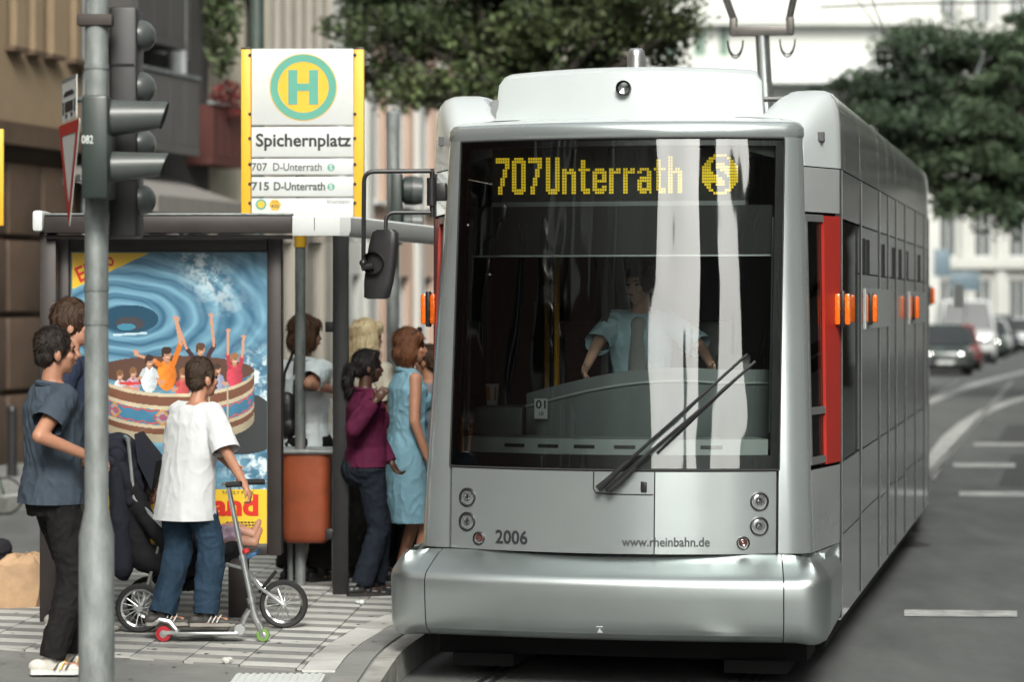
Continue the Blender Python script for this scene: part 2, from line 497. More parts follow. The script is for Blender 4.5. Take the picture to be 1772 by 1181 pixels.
def strip_stones(name, d0, d1, y0, y1, step, zt, m, gap=0.008, depth=0.09):
    y = y0
    while y < y1:
        b = y + step - gap
        pts = [(*koff(y, d1), zt), (*koff(y, d0), zt), (*koff((y + b) / 2, d0), zt), (*koff(b, d0), zt), (*koff(b, d1), zt), (*koff((y + b) / 2, d1), zt)]
        j = random.uniform(-0.002, 0.002)
        k = MB(); k.prism([Vector((p[0], p[1], zt - depth)) for p in pts], (0, 0, depth + j)); k.build(name, m if not isinstance(m, list) else random.choice(m), pav, 20)
        y += step
strip_stones('kerb_stone', 0.0, 0.105, 12.0, 26, 0.72, PZ - 0.008, M['kerb'], depth=0.16)
strip_stones('edge_slab', 0.118, 0.268, 12.0, 22, 0.5, PZ, [M['tile_d'], M['tile_d2']], 0.006)
strip_stones('edge_slab', 0.274, 0.45, 14.25, 22, 0.35, PZ, [M['tile_l'], M['tile_l2']], 0.005)

def clip(poly, a, b, c):
    """keep the side a*x+b*y<=c"""
    o = []
    for i, p in enumerate(poly):
        q = poly[(i + 1) % len(poly)]; dp = a * p[0] + b * p[1] - c; dq = a * q[0] + b * q[1] - c
        if dp <= 0: o.append(p)
        if dp * dq < 0:
            t = dp / (dp - dq); o.append((p[0] + (q[0] - p[0]) * t, p[1] + (q[1] - p[1]) * t))
    return o
# striped slabs: rows run across the platform, columns along it
rv = Vector((1, -0.30)) * 0.322; cv = Vector((0.06, 1.0)) * 0.158
TB = Vector((-2.107, 14.76))
shared = {}
ntile = 0; far = MB(); farl = MB()
for j in range(-5, 62):
    for i in range(-7, 9):
        c0 = TB + rv * i + cv * (j - 0.3 * i)
        e = 0.0035
        quad = [c0 + rv * (e / .32) + cv * (e / .16), c0 + rv * (1 - e / .32) + cv * (e / .16), c0 + rv * (1 - e / .32) + cv * (1 - e / .16), c0 + rv * (e / .32) + cv * (1 - e / .16)]
        poly = [(p.x, p.y) for p in quad]
        ym = (poly[0][1] + poly[2][1]) / 2
        poly2 = clip(poly, -0.513, -1, -13.707)    # front edge of the pattern
        ka, kb = koff(ym - 0.2, 0.456), koff(ym + 0.2, 0.456)
        nx, ny = (kb[1] - ka[1]), -(kb[0] - ka[0])
        poly2 = clip(poly2, nx, ny, nx * ka[0] + ny * ka[1]) if len(poly2) > 2 else poly2
        if len(poly2) > 2:
            lxm = lx(ym) + 0.06
            poly2 = clip(poly2, -1, 0.2115, -(lxm - 0.2115 * ym))
        if len(poly2) < 3: continue
        area = abs(sum(p[0] * q[1] - q[0] * p[1] for p, q in zip(poly2, poly2[1:] + poly2[:1]))) / 2
        if area < 0.002: continue
        light = j % 2 == 0
        if ntile >= 285 and ym > 17.5:
            (farl if light else far).prism([Vector((p[0], p[1], PZ - 0.03)) for p in poly2], (0, 0, 0.03)); continue
        ntile += 1
        m = M[random.choice(('tile_l', 'tile_l', 'tile_l2') if light else ('tile_d', 'tile_d', 'tile_d2'))]
        whole = len(poly2) == 4 and area > 0.0495 * 0.98
        dz = random.uniform(-0.0015, 0.0012)
        if whole:
            key = m.name
            if key not in shared:
                k = MB(); k.prism([Vector((p.x - c0.x, p.y - c0.y, -0.04)) for p in quad], (0, 0, 0.04)); shared[key] = k.mesh('paving_slab', m, 20)
            o = link('paving_slab', shared[key], pav); o.location = (c0.x, c0.y, PZ + dz)
        else:
            k = MB(); k.prism([Vector((p[0], p[1], PZ - 0.04 + dz)) for p in poly2], (0, 0, 0.04)); k.build('paving_slab', m, pav, 20)
if far.v: tag(far.build('paving_slab', M['tile_d'], pav, 20), kind='stuff')
if farl.v: tag(farl.build('paving_slab', M['tile_l'], pav, 20), kind='stuff')
# ribbed white guide slab in the foreground
gs = MB()
gs.box2((-1.45, 13.2, PZ - .03), (-0.98, 14.13, PZ - .002))
for i in range(12): gs.box2((-1.44 + i * .0385, 13.2, PZ - .002), (-1.42 + i * .0385, 14.125, PZ + .004))
gs.build('guide_slab', M['white2'], pav, 20)
ck = MB()
ck.tube([P(60, 1178, 13.7) , P(200, 1170, 13.98), P(300, 1167, 14.1), P(430, 1161, 14.25)], 0.006, 5)
for v_ in range(len(ck.v)): ck.v[v_] = (ck.v[v_][0], ck.v[v_][1], PZ - 0.0105 + (ck.v[v_][2] - PZ) * 0)
jb = MB(); jb.poly([(-2.95, 15.22, PZ - .0105), (-1.117, 14.29, PZ - .0105), (koff(14.9, .46)[0], 14.9, PZ - .0105), (koff(15.6, .46)[0], 15.6, PZ - .0105), (koff(16.4, .46)[0], 16.4, PZ - .0105), (koff(24, .46)[0], 24, PZ - .0105), (lx(24) + .1, 24, PZ - .0105), (lx(15.22) + .1, 15.22, PZ - .0105)])
jb.build('joint_bed', mat('dirty_joint', (.055, .053, .048), .95), pav, 0)
# far pavement under the left facades, with its kerb
fp = MB()
A0 = Vector((-7.2, 18.0)); dA = Vector((0.2069, 0.978))
def fpt(s, off=0): return Vector((A0.x + dA.x * s - dA.y * off, A0.y + dA.y * s + dA.x * off))
SHIFT = 0
def fk(y): return -5.2 + 0.2115 * (y - 27.4)
pts = [(fk(y), y) for y in (5, 20, 30, 45, 60)]
for (xa, ya), (xb, yb) in zip(pts, pts[1:]):
    fp.quad((xa, ya, .15), (xb, yb, .15), (xb - 14, yb, .15), (xa - 14, ya, .15))
fpo = fp.build('far_pavement', M['asphalt2'], None, 0); tag(fpo, 'pavement below the brown building across the side street', None, None, 'structure')
y = 20.0
while y < 46:
    k = MB(); k.prism([Vector((fk(y), y, 0)), Vector((fk(y) + .13, y, 0)), Vector((fk(y + .98) + .13, y + .98, 0)), Vector((fk(y + .98), y + .98, 0))], (0, 0, .155)); k.build('kerb_stone', M['kerb'], fpo, 20); y += 1.0

# rails and road paint
rl = MB()
for u in (-0.72, 0.72):
    a, b = T2W(u, -25), T2W(u, 60)
    for du, m_ in ((-0.035, 0), (0.03, 0)):
        p, q = a + RT * du, b + RT * du
        rl.quad(p + Vector((0, 0, .006)), p + RT * .03 + Vector((0, 0, .006)), q + RT * .03 + Vector((0, 0, .006)), q + Vector((0, 0, .006)))
tag(rl.build('tram_rails', mat('worn_rail', (0.25, 0.25, 0.25), 0.35, 0.9, var=0.2), None, 0), 'worn steel tram rails set in the road', None, None, 'structure')
def mark(name, pts, lab):
    k = MB()
    k.poly([(x, y_, 0.006) for x, y_ in pts]); tag(k.build(name, M['line'], None, 0), lab, None, None, 'structure')
for px0, px1, py, th, lab in ((1565, 1757, 1063, 11, 'nearest'), (1660, 1775, 856, 9, 'second'), (1650, 1755, 806, 7, 'third'), (1685, 1775, 770, 5, 'fourth')):
    ya, yb = CH * FPX / (py + th / 2 - 525), CH * FPX / (py - th / 2 - 525)
    sk = (3 / 170.0)
    mark('road_dash', [((px0 - 886) / FPX * ya, ya), ((px1 - 886) / FPX * ya, ya - .06), ((px1 - 886) / FPX * yb, yb - .06), ((px0 - 886) / FPX * yb, yb)], lab + ' white dash on the road')
def line_band(name, pix, wpx, lab):
    k = MB(); prev = None
    for (px, py), w_ in zip(pix, wpx):
        Y = CH * FPX / (py - 525); X = (px - 886) / FPX * Y; hw = w_ / 2
        cur = (Vector((X - hw, Y + hw * .3, .006)), Vector((X + hw, Y - hw * .3, .006)))
        if prev: k.quad(prev[0], prev[1], cur[1], cur[0])
        prev = cur
    tag(k.build(name, M['line'], None, 0), lab, None, None, 'structure')
line_band('lane_line', [(1598, 830), (1622, 790), (1645, 757), (1672, 733), (1705, 713), (1740, 699), (1800, 681)], [.26] * 7, 'curved white lane line beside the rear of the tram')
line_band('lane_line', [(1590, 702), (1640, 682), (1690, 665), (1740, 652), (1800, 638)], [.34] * 5, 'white parking lane line in front of the parked cars')

pt_ = mat('tar_patch', (.062, .066, .065), .8, var=.2, scale=4, bump=.4, bscale=80)
for i, (xa, ya, wd_, ln__) in enumerate(((5.6, 31, .8, 7.0), (7.4, 41, .9, 6.0))):
    k = MB(); q0, q1 = Vector((xa, ya, .003)), Vector((AX.x, AX.y, 0)) * ln__; k.poly([q0, q0 + RT * wd_, q0 + RT * (wd_ * .95) + q1, q0 + q1 * .97]); tag(k.build('road_patch', pt_, None, 0), 'darker tar patch %s in the road' % ('nearer', 'farther')[i], None, None, 'structure')
k = MB(); c_ = Vector((3.35, 23.6, .004))
k.poly([c_ + Vector((.32 * math.cos(a), .32 * math.sin(a), 0)) for a in np.linspace(0, 2 * math.pi, 28, endpoint=False)]); tag(k.build('manhole_cover', mat('cast_iron', (.07, .066, .06), .6, .4, var=.3, scale=30, bump=.6, bscale=60), None, 0), 'round iron manhole cover in the road beside the tram', 'manhole cover')
# ------------------------------------------------------------------ buildings
WIN = {}
def facade(b, L, H, holes, m, depth=8.0, reveal=0.18, z0=0.0, fm=None, pm=None, mull=1, sill=None, name='wall', y0=0.0, x0=0.0):
    """front wall in the plane y=y0 (outside is -y) with real openings; each opening gets a window part with a pane"""
    k = MB()
    xs = sorted({x0, x0 + L} | {q for h in holes for q in (h[0], h[1])}); zs = sorted({z0, H} | {q for h in holes for q in (h[2], h[3])})
    xs = [x for x in xs if x0 <= x <= x0 + L]; zs = [z for z in zs if z0 <= z <= H]
    for xa, xb in zip(xs, xs[1:]):
        for za, zb in zip(zs, zs[1:]):
            cx, cz = (xa + xb) / 2, (za + zb) / 2
            if any(h[0] < cx < h[1] and h[2] < cz < h[3] for h in holes): continue
            k.quad((xa, y0, za), (xb, y0, za), (xb, y0, zb), (xa, y0, zb))
    for a, c, e, f in holes:
        r = reveal
        k.quad((a, y0, e), (a, y0 + r, e), (a, y0 + r, f), (a, y0, f)); k.quad((c, y0, e), (c, y0, f), (c, y0 + r, f), (c, y0 + r, e))
        k.quad((a, y0, e), (c, y0, e), (c, y0 + r, e), (a, y0 + r, e)); k.quad((a, y0, f), (a, y0 + r, f), (c, y0 + r, f), (c, y0, f))
    X0, X1, Y1 = x0, x0 + L, y0 + depth
    k.quad((X0, y0, z0), (X0, y0, H), (X0, Y1, H), (X0, Y1, z0)); k.quad((X1, y0, z0), (X1, Y1, z0), (X1, Y1, H), (X1, y0, H))
    k.quad((X0, Y1, z0), (X0, Y1, H), (X1, Y1, H), (X1, Y1, z0)); k.quad((X0, y0, H), (X1, y0, H), (X1, Y1, H), (X0, Y1, H))
    wobj = k.build(name, m, b, 0)
    fm = fm or M['white2']; pm = pm or M['pane']
    for a, c, e, f in holes:
        w_, h_ = c - a, f - e
        key = (round(w_, 3), round(h_, 3), fm.name, pm.name, mull, sill.name if sill else '')
        if key not in WIN:
            q = MB(); t = min(0.07, w_ * .12); d = 0.06
            q.box2((0, 0, 0), (w_, d, t)); q.box2((0, 0, h_ - t), (w_, d, h_)); q.box2((0, 0, t), (t, d, h_ - t)); q.box2((w_ - t, 0, t), (w_, d, h_ - t))
            for i in range(mull): xm = w_ * (i + 1) / (mull + 1); q.box2((xm - t * .4, 0.005, t), (xm + t * .4, d - .005, h_ - t))
            if sill: q.mi = 1; q.box2((-.06, -.26, -.06), (w_ + .06, 0, -.003))
            p = MB(); p.box2((t, 0.03, t), (w_ - t, 0.04, h_ - t))
            WIN[key] = (q.mesh('window', [fm, sill or fm], 0), p.mesh('pane', pm, 0))
        o = link('window', WIN[key][0], b); o.location = (a, y0 + reveal - .06, e)
        link('pane', WIN[key][1], o)
    return wobj

def grid_windows(L, n, w_, zs, h_, x0=0.0):
    st = L / n
    return [(x0 + st * (i + .5) - w_ / 2, x0 + st * (i + .5) + w_ / 2, z, z + h_) for i in range(n) for z in zs]

LA = Vector((-8.2, 25.0)); LANG = R(75)          # the row of houses at the left, running away
def left_b(s, lab, name='house'):
    d = Vector((math.cos(LANG), math.sin(LANG)))
    return empty(name, (LA.x + d.x * s, LA.y + d.y * s, 0), LANG, lab, 'building', 'houses along the left side of the street')
M['brownwall'] = mat('ochre_brown_render', (0.25, 0.185, 0.115), 0.9, var=0.1, scale=1.2, bump=0.2, bscale=50)
M['brownbase'] = mat('dark_brown_stone', (0.085, 0.055, 0.036), 0.7, var=0.25, scale=2.0, bump=0.2)
M['greywall'] = mat('dark_grey_cladding', (0.068, 0.066, 0.063), 0.8, var=0.12, scale=1.5)
M['greybal'] = mat('grey_balcony_panel', (0.095, 0.093, 0.09), 0.75, var=0.12, scale=2, stretch=(1, 1, .3))
M['beige'] = mat('cream_render', (0.50, 0.46, 0.37), 0.9, var=0.08, scale=1.0)
M['beige2'] = mat('stone_beige', (0.37, 0.345, 0.30), 0.9, var=0.1, scale=1.4)
M['whitewall'] = mat('white_render', (0.50, 0.51, 0.485), 0.9, var=0.05, scale=0.6)
M['pink'] = mat('pink_render', (0.46, 0.335, 0.27), 0.9, var=0.08, scale=1.0)
M['dframe'] = mat('dark_window_frame', (0.05, 0.045, 0.04), 0.6, var=0.1)

b = left_b(-26, 'ochre brown office building with narrow upright windows over a dark tiled base', 'office_building')
hol = [(26 + a, 26 + c, 5.25, 9.6) for a, c in ((0.6, 1.0), (1.9, 2.3), (3.3, 3.7), (4.6, 5.0), (5.6, 6.0), (6.7, 7.05), (7.95, 8.22), (8.5, 8.75), (9.0, 9.3), (9.72, 9.98))]
hol += [(26 - 1.4 * i - .7, 26 - 1.4 * i - .2, 5.25, 9.6) for i in range(17)]
hol += [(a, c, 11.0, 14.6) for a, c, _, _ in hol]
facade(b, 36.4, 16, hol, M['brownwall'], z0=4.32, fm=M['brownbase'], mull=0, sill=M['brownbase'])
q = MB(); q.box2((0, -.16, 4.05), (36.4, .5, 4.317)); q.build('ledge', M['brownbase'], b, 20)
q = MB(); q.box2((0, .12, 0), (36.4, 8, 4.047)); q.build('base_wall', M['brownbase'], b, 0)
pm_ = MB(); pm_.box((0, 0, 0), (.92, .1, .88), None, .03); pmesh = pm_.mesh('wall_panel', M['brownbase'], 30)
for i in range(16):
    for j in range(4):
        o = link('wall_panel', pmesh, b); o.location = (20.5 + i * 1.0, .06, .55 + j * .95)
q = MB(); q.cyl((36.15, -.12, 0), (36.15, -.12, 16), .11); q.build('drainpipe', mat('zinc_pipe', (.33, .37, .39), .5, .3), b)
b = left_b(10.5, 'dark grey house with boxy grey balconies and a striped awning', 'house')
facade(b, 4.1, 16, [(.15, .5, 5.4, 9.0), (1.2, 3.4, 5.6, 7.6), (1.2, 3.4, 8.6, 10.6), (.6, 3.6, .6, 3.0)], M['greywall'], fm=M['white2'])
def balcony(b, x0, x1, d, z0, z1, m, panels=5):
    q = MB(); q.box2((x0, -d, z0), (x1, -.003, z0 + .13)); bo_ = q.build('balcony', m, b, 0)
    st_ = (x1 - x0) / panels
    for i in range(panels):
        q = MB(); q.box2((x0 + st_ * i + .012, -d, z0 + .135), (x0 + st_ * (i + 1) - .012, -d + .05, z1)); q.build('front_panel', m, bo_, 0)
    for xx in (x0, x1 - .05):
        q = MB(); q.box2((xx, -d + .055, z0 + .135), (xx + .05, -.003, z1)); q.build('side_panel', m, bo_, 0)
    q = MB(); q.box2((x0 - .02, -d - .02, z1 + .002), (x1 + .02, -d + .07, z1 + .05)); q.build('hand_rail', M['galv'], bo_, 0)
balcony(b, .1, 2.25, .6, 4.15, 5.2, M['greybal'], 4)
balcony(b, .3, 2.0, .5, 5.6, 9.2, M['greywall'], 3)
for x in (2.35, 2.65):
    q = MB(); q.cyl((x, -.16, 5.2), (x, -.16, 16), .08); q.build('drainpipe', M['white2'], b)
aw = mat('grey_awning', (.20, .19, .175), .8, var=.25, scale=3, stretch=(6, .3, .3))
for i in range(10):
    q = MB(); xa = -.7 + .304 * i; q.prism([Vector((xa, -.003, 3.9)), Vector((xa, -1.2, 3.5)), Vector((xa, -1.2, 3.27)), Vector((xa, -.003, 3.72))], (.296, 0, 0)); q.build('awning_panel', aw, b, 0)
b = left_b(14.65, 'cream house with small dark windows and red flowers on its balcony', 'house')
facade(b, 2.5, 16, [(.5, 1.0, 5.6, 7.0), (1.45, 2.1, 5.4, 6.8), (.5, 1.0, 8.6, 10), (1.45, 2.1, 8.6, 10), (.3, 2.2, .5, 2.6)], M['beige'], fm=M['dframe'], mull=0)
balcony(b, -.9, .4, .4, 4.1, 4.95, mat('oxblood_panel', (.085, .025, .02), .7), 4)
def foliage(n, c, r, size, seed, flat=0.4):
    g_ = np.random.default_rng(seed)
    d = g_.normal(size=(n, 3)); d /= np.linalg.norm(d, axis=1)[:, None]
    p = d * (g_.random((n, 1)) ** flat) * np.array(r) + np.array(c)
    a = g_.normal(size=(n, 3)); a /= np.linalg.norm(a, axis=1)[:, None]
    t = np.cross(a, g_.normal(size=(n, 3))); t /= np.linalg.norm(t, axis=1)[:, None]
    s = size * (0.6 + 0.8 * g_.random((n, 1)))
    bb = np.cross(a, t)
    v = np.stack([p - t * s, p + bb * s * .45, p + t * s, p - bb * s * .45], 1).reshape(-1, 3)
    return v, np.arange(n * 4).reshape(-1, 4)
v_, f_ = foliage(260, (-.25, -.4, 5.05), (.7, .16, .3), .06, 3)
link('flowers', mesh_np('flowers', v_, f_, mat('red_geranium', (.15, .022, .02), .7, var=0, island=.6)), b)
v_, f_ = foliage(700, (-.5, -.4, 6.4), (.3, .3, 1.1), .08, 4)
link('balcony_plant', mesh_np('balcony_plant', v_, f_, mat('balcony_leaf', (.06, .085, .035), .7, var=0, island=.5)), b)
b = left_b(17.2, 'beige stone house with fluted upper wall and tall shop windows', 'house')
facade(b, 3.0, 16, [(.2 + .5 * i, .42 + .5 * i, 5.0, 12) for i in range(6)] + [(.3, 1.2, .5, 3.2), (1.7, 2.6, .5, 3.2)], M['beige2'], fm=M['beige2'], pm=mat('stone_infill', (.30, .28, .25), .8), mull=0)
b = left_b(20.25, 'narrow white house with tall windows behind the stop sign', 'house')
facade(b, 1.6, 17, grid_windows(1.6, 2, .4, (.6, 4.2, 7.4, 10.6), 2.0), M['whitewall'], mull=0)
b = left_b(21.9, 'pink house with white pilasters between its windows', 'house')
facade(b, 9.0, 17, grid_windows(9, 6, .75, (.7, 3.9, 6.9, 10, 13), 1.9), M['pink'], sill=M['white2'])
for i in range(7):
    q = MB(); q.box2((i * 1.5 - .14, -.12, 0), (i * 1.5 + .14, -.003, 15)); q.build('pilaster', M['whitewall'], b, 0)
b = left_b(31, 'grey beige house farthest along the left row', 'house')
facade(b, 14, 17, grid_windows(14, 7, 1.1, (.7, 3.9, 6.9, 10, 13), 1.9), M['beige2'])

# houses closing the view at the right
def front_b(x, Y, lab, name='apartment_building'): return empty(name, (x, Y, 0), 0, lab, 'building', 'pale buildings at the far end of the street')
b = front_b(6.0, 118, 'bright white apartment building with green framed windows above the tram roof')
fg = mat('green_frame', (.12, .30, .17), .6)
gx = [(.6, 1.3), (2.0, 2.5), (3.1, 3.5)]
facade(b, 12.8, 26, [(a, c, z, z + 1.7) for a, c in gx for z in (7.4, 10.2, 13, 15.8, 18.6)] + [(7.0 + 2 * i, 7.7 + 2 * i, z, z + 1.5) for i in range(3) for z in (8.2, 11.4, 18)], M['whitewall'], fm=fg, pm=mat('pale_pane', (.16, .19, .18), .2))
q = MB(); q.box2((-.2, -.7, 14.3), (12.9, -.003, 14.7)); q.build('cornice', M['whitewall'], b, 0)
q = MB(); q.box2((4.6, -1.6, 11.7), (10.5, -.003, 12.0)); q.box2((4.6, -1.6, 12.0), (10.5, -1.5, 12.9)); q.build('balcony', M['white2'], b, 0)
b = front_b(19.0, 122, 'pale grey building with rows of white pilasters behind the parked cars')
facade(b, 9.5, 20, grid_windows(9.5, 6, .8, (1.0, 4.2, 8.4, 11.6, 14.8), 2.2), mat('pale_grey_render', (.50, .50, .48), .9, var=.06, scale=.6), pm=mat('grey_pane', (.10, .11, .11), .15))
for i in range(7):
    q = MB(); q.box2((i * 1.583 - .22, -.25, 0), (i * 1.583 + .22, -.003, 16)); q.build('pilaster', M['whitewall'], b, 0)
for z in (7.1, 3.7):
    q = MB(); q.box2((-.3, -.45, z), (9.8, -.253, z + .45)); q.build('cornice', M['whitewall'], b, 0)

# the street behind the photographer (seen in the tram's glass and paint; gaps shaped for its reflections)
def back_b(x, y, rz, L, H, m, n, lab, fm=None, zs=None, depth=9):
    b = empty('street_house', (x, y, 0), rz, lab, 'building', 'houses behind the photographer')
    zs = zs or [1.0 + 3.3 * i for i in range(int(H / 3.3))]
    zs = [z for z in zs if z + 2 < H]
    facade(b, L, H, grid_windows(L, n, 1.2, zs, 1.9), m, fm=fm, depth=depth)
dk1 = mat('soot_brown_render', (.055, .043, .036), .9, var=.12, scale=.8)
dk2 = mat('dark_brick', (.055, .028, .022), .9, var=.15, scale=1.2)
dk3 = mat('dim_grey_render', (.065, .066, .063), .9, var=.12, scale=.8)
back_b(-9.0, -8, R(93), 26, 22, dk2, 9, 'dark brick house across the street on the left')
_hb = bpy.data.objects['street_house']
for x_ in (9.6, 11.4, 14.5):  # pale strips added to give thin bright slivers in the windscreen
    q = MB(); q.box2((x_, -.12, 7), (x_ + .38, -.003, 21)); q.build('pilaster', M['whitewall'], _hb, 0)
back_b(3.6, -96, R(180), 2.6, 34, M['whitewall'], 1, 'slim pale block added far behind to split the windscreen reflection', depth=3)  # unseen block added to break up the bright strip in the glass
back_b(-8.5, -34, R(91), 26, 24, dk3, 9, 'dark grey house farther back on the left')
back_b(-7.4, -62, R(96), 28, 30, dk1, 9, 'soot brown house at the far left end')
back_b(8.0, 8, R(-91), 15.6, 22, dk1, 11, 'soot brown house across the street on the right')
back_b(6.6, -34, R(-84), 26, 27, dk3, 8, 'dark grey house farther back on the right', depth=5.2)

pl1 = mat('pale_grey_render2', (.50, .51, .50), .9, var=.1, scale=.8); pl2 = mat('pale_beige_render', (.62, .60, .54), .9, var=.1, scale=.8)
rz = math.atan2(-1, -0.19)
for i, (m_, H_, lab) in enumerate(((pl1, 17, 'dim grey house on the right side of the street, nearest'), (pl2, 19, 'beige house on the right side of the street'), (pl1, 16, 'long dim grey house farther along the right side'), (pl2, 18, 'beige house at the far right end of the street'))):
    y1 = 34.5 * i + 38
    b = empty('street_house', (7.0 + .19 * y1, y1, 0), rz, lab, 'building', 'houses along the right side of the street')
    facade(b, 34, H_, grid_windows(34, 12, 1.3, [1.0 + 3.3 * j for j in range(4)], 1.9), m_, fm=M['white2'], depth=9)
# ------------------------------------------------------------------ trees
leafm = mat('dark_leaf', (0.034, 0.052, 0.022), 0.65, var=0.4, scale=1.1, island=0.8, spec=0.35, tint=(.062, .082, .03))
leafm2 = mat('cool_leaf', (0.036, 0.060, 0.034), 0.65, var=0.4, scale=0.8, island=0.8, spec=0.35, tint=(.062, .092, .048))
bark = mat('bark', (.045, .038, .03), .9, var=.3, scale=6, bump=.6, stretch=(1, 1, .2))
def tree(x, y, h, clumps, n, size, lab, m, seed, rt=.17):
    t = empty('street_tree', (x, y, 0), 0, lab, 'tree', 'street trees')
    g_ = random.Random(seed)
    k = MB()
    k.tube([(0, 0, 0), (.03, 0, h * .4), (-.03, .04, h * .8), (.02, 0, h)], rt, 10, [rt * 1.25, rt, rt * .9, rt * .8])
    for c, r in clumps:
        c = Vector(c); mid = Vector((c.x * .45 + g_.uniform(-.2, .2), c.y * .45, h + (c.z - h) * .45))
        k.tube([(0, 0, h * .92), mid, c, c + Vector((c.x, c.y, .6)).normalized() * max(r) * .8], .05, 6, [rt * .55, rt * .35, rt * .18, .012])
    k.build('trunk', bark, t)
    V_, F_ = [], []; off = 0
    tot = sum(r[0] * r[1] * r[2] for _, r in clumps)
    for i, (c, r) in enumerate(clumps):
        m_ = int(n * (r[0] * r[1] * r[2]) / tot) + 60
        # many small sprays inside each clump so that light gaps stay between them
        g2 = np.random.default_rng(seed * 31 + i)
        ns = max(10, int(24 * max(r)))
        d = g2.normal(size=(ns, 3)); d /= np.linalg.norm(d, axis=1)[:, None]
        ctr = np.array(c) + d * np.array(r) * (0.45 + .55 * g2.random((ns, 1)))
        for j in range(ns):
            v, f = foliage(max(8, m_ // ns), ctr[j], np.array([.42, .42, .26]) * (.6 + .7 * g2.random()), size, seed * 977 + i * 53 + j, .5)
            V_.append(v); F_.append(f + off); off += len(v)
    link('crown', mesh_np('crown', np.concatenate(V_), np.concatenate(F_), m), t)
    return t
def clump_set(seed, n, cx, cy, cz, rx, ry, rz, rmin, rmax):
    g_ = random.Random(seed); o = []
    for i in range(n):
        while True:
            p = [g_.uniform(-1, 1) for _ in range(3)]
            if sum(q * q for q in p) < 1: break
        r = g_.uniform(rmin, rmax)
        o.append(((cx + p[0] * rx, cy + p[1] * ry, cz + p[2] * rz), (r, r, r * .75)))
    return o
def pix_clumps(x, Y, L, seed):
    g_ = random.Random(seed); o = []
    for px, py, r in L:
        q = P(px, py, Y); rr = r / FPX * Y
        o.append(((q.x - x, g_.uniform(-.5, .9), q.z), (rr, rr * 1.1, rr * .85)))
    return o
cl = pix_clumps(0.35, 37, [(620, 50, 50), (598, 112, 24), (680, 40, 60), (660, 128, 46), (750, 60, 70), (740, 150, 46), (700, 168, 30), (830, 70, 80), (830, 150, 54), (920, 60, 80), (930, 130, 64), (1010, 60, 80), (1030, 115, 54), (1100, 50, 70), (1150, 60, 50), (1185, 40, 26), (1160, 105, 20), (880, 40, 90),
    (700, -50, 90), (850, -60, 110), (1000, -60, 110), (1120, -30, 80), (640, -30, 50), (790, -140, 120), (950, -160, 140)], 3)
tree(0.35, 37, 4.4, cl, 75000, .056, 'dark dense street tree above the front of the tram', leafm, 11)
cl = pix_clumps(12.4, 57, [(1490, 150, 52), (1560, 95, 62), (1640, 80, 52), (1720, 110, 74), (1540, 190, 72), (1620, 180, 84), (1700, 200, 84), (1790, 180, 90), (1600, 270, 72), (1680, 300, 82), (1760, 290, 80), (1690, 358, 44), (1740, 366, 44), (1650, 340, 42), (1560, 240, 52), (1810, 70, 80), (1830, 330, 60), (1890, 200, 100), (1880, 90, 80), (1640, 230, 90), (1730, 240, 90)], 4)
tree(12.4, 57, 3.8, cl, 85000, .070, 'round dark green tree behind the tram roof at the right', leafm2, 23, .2)
cl = clump_set(15, 16, -1, .3, 7.4, 3.0, 2.0, 2.1, .7, 1.2)
tree(17.2, 66, 4.0, cl, 16000, .11, 'darker tree beside the right edge of the picture', leafm2, 31, .2)
# ------------------------------------------------------------------ the tram (local x across, y backwards, z up)
tram = empty('tram', TO, -TH, 'silver low floor tram with number 2006 and destination 707 Unterrath', 'tram')
BUL = 0.20
def vf(z): return 0.22 + 0.151 * (z - 1.2) if z > 1.2 else 0.22 - 0.06 * (1.2 - z)
def wW(z): return 0.925
def wP(z): return 1.105 - 0.038 * (z - 0.75)
def nose(t, z, off=0.0):
    """front shell: |t|<1 windscreen zone, 1..2 rounded pillar, 2..3 cab side; off moves inwards"""
    s = 1 if t >= 0 else -1; a = abs(t); ve = vf(z) + BUL; W = wW(z)
    A = Vector((W, ve)); C = Vector((wP(z), ve + .12)); B = Vector((wP(z) - .012, ve + .03)); D = Vector((1.195, 1.18))
    def f(a):
        if a <= 1: return Vector((W * a, vf(z) + BUL * a * a))
        if a <= 2:
            q = a - 1; return A * (1 - q) ** 2 + B * 2 * q * (1 - q) + C * q * q
        return C + (D - C) * (a - 2)
    p = f(a)
    if off:
        e = 0.01; d = (f(a + e) - f(max(a - e, 0))).normalized()
        p = p + Vector((-d.y, d.x)) * off
    return Vector((s * p.x, p.y, z))
def panel(name, t0, t1, z0, z1, m, parent=tram, nt=8, nz=4, th=0.025, off=0.0, gap=0.004, surf=nose, build=True, mb=None, angle=30):
    k = mb or MB()
    gt = gap / 0.5
    T = [t0 + (t1 - t0) * i / nt for i in range(nt + 1)]; Z = [z0 + gap + (z1 - z0 - 2 * gap) * j / nz for j in range(nz + 1)]
    F = [[surf(t, z, off) for t in T] for z in Z]; Bk = [[surf(t, z, off + th) for t in T] for z in Z]
    for j in range(nz):
        for i in range(nt):
            k.quad(F[j][i], F[j][i + 1], F[j + 1][i + 1], F[j + 1][i])
            k.quad(Bk[j][i], Bk[j + 1][i], Bk[j + 1][i + 1], Bk[j][i + 1])
    for j in range(nz):
        k.quad(F[j][0], F[j + 1][0], Bk[j + 1][0], Bk[j][0]); k.quad(F[j][-1], Bk[j][-1], Bk[j + 1][-1], F[j + 1][-1])
    for i in range(nt):
        k.quad(F[0][i], Bk[0][i], Bk[0][i + 1], F[0][i + 1]); k.quad(F[-1][i], F[-1][i + 1], Bk[-1][i + 1], Bk[-1][i])
    return k.build(name, m, parent, angle) if build else k

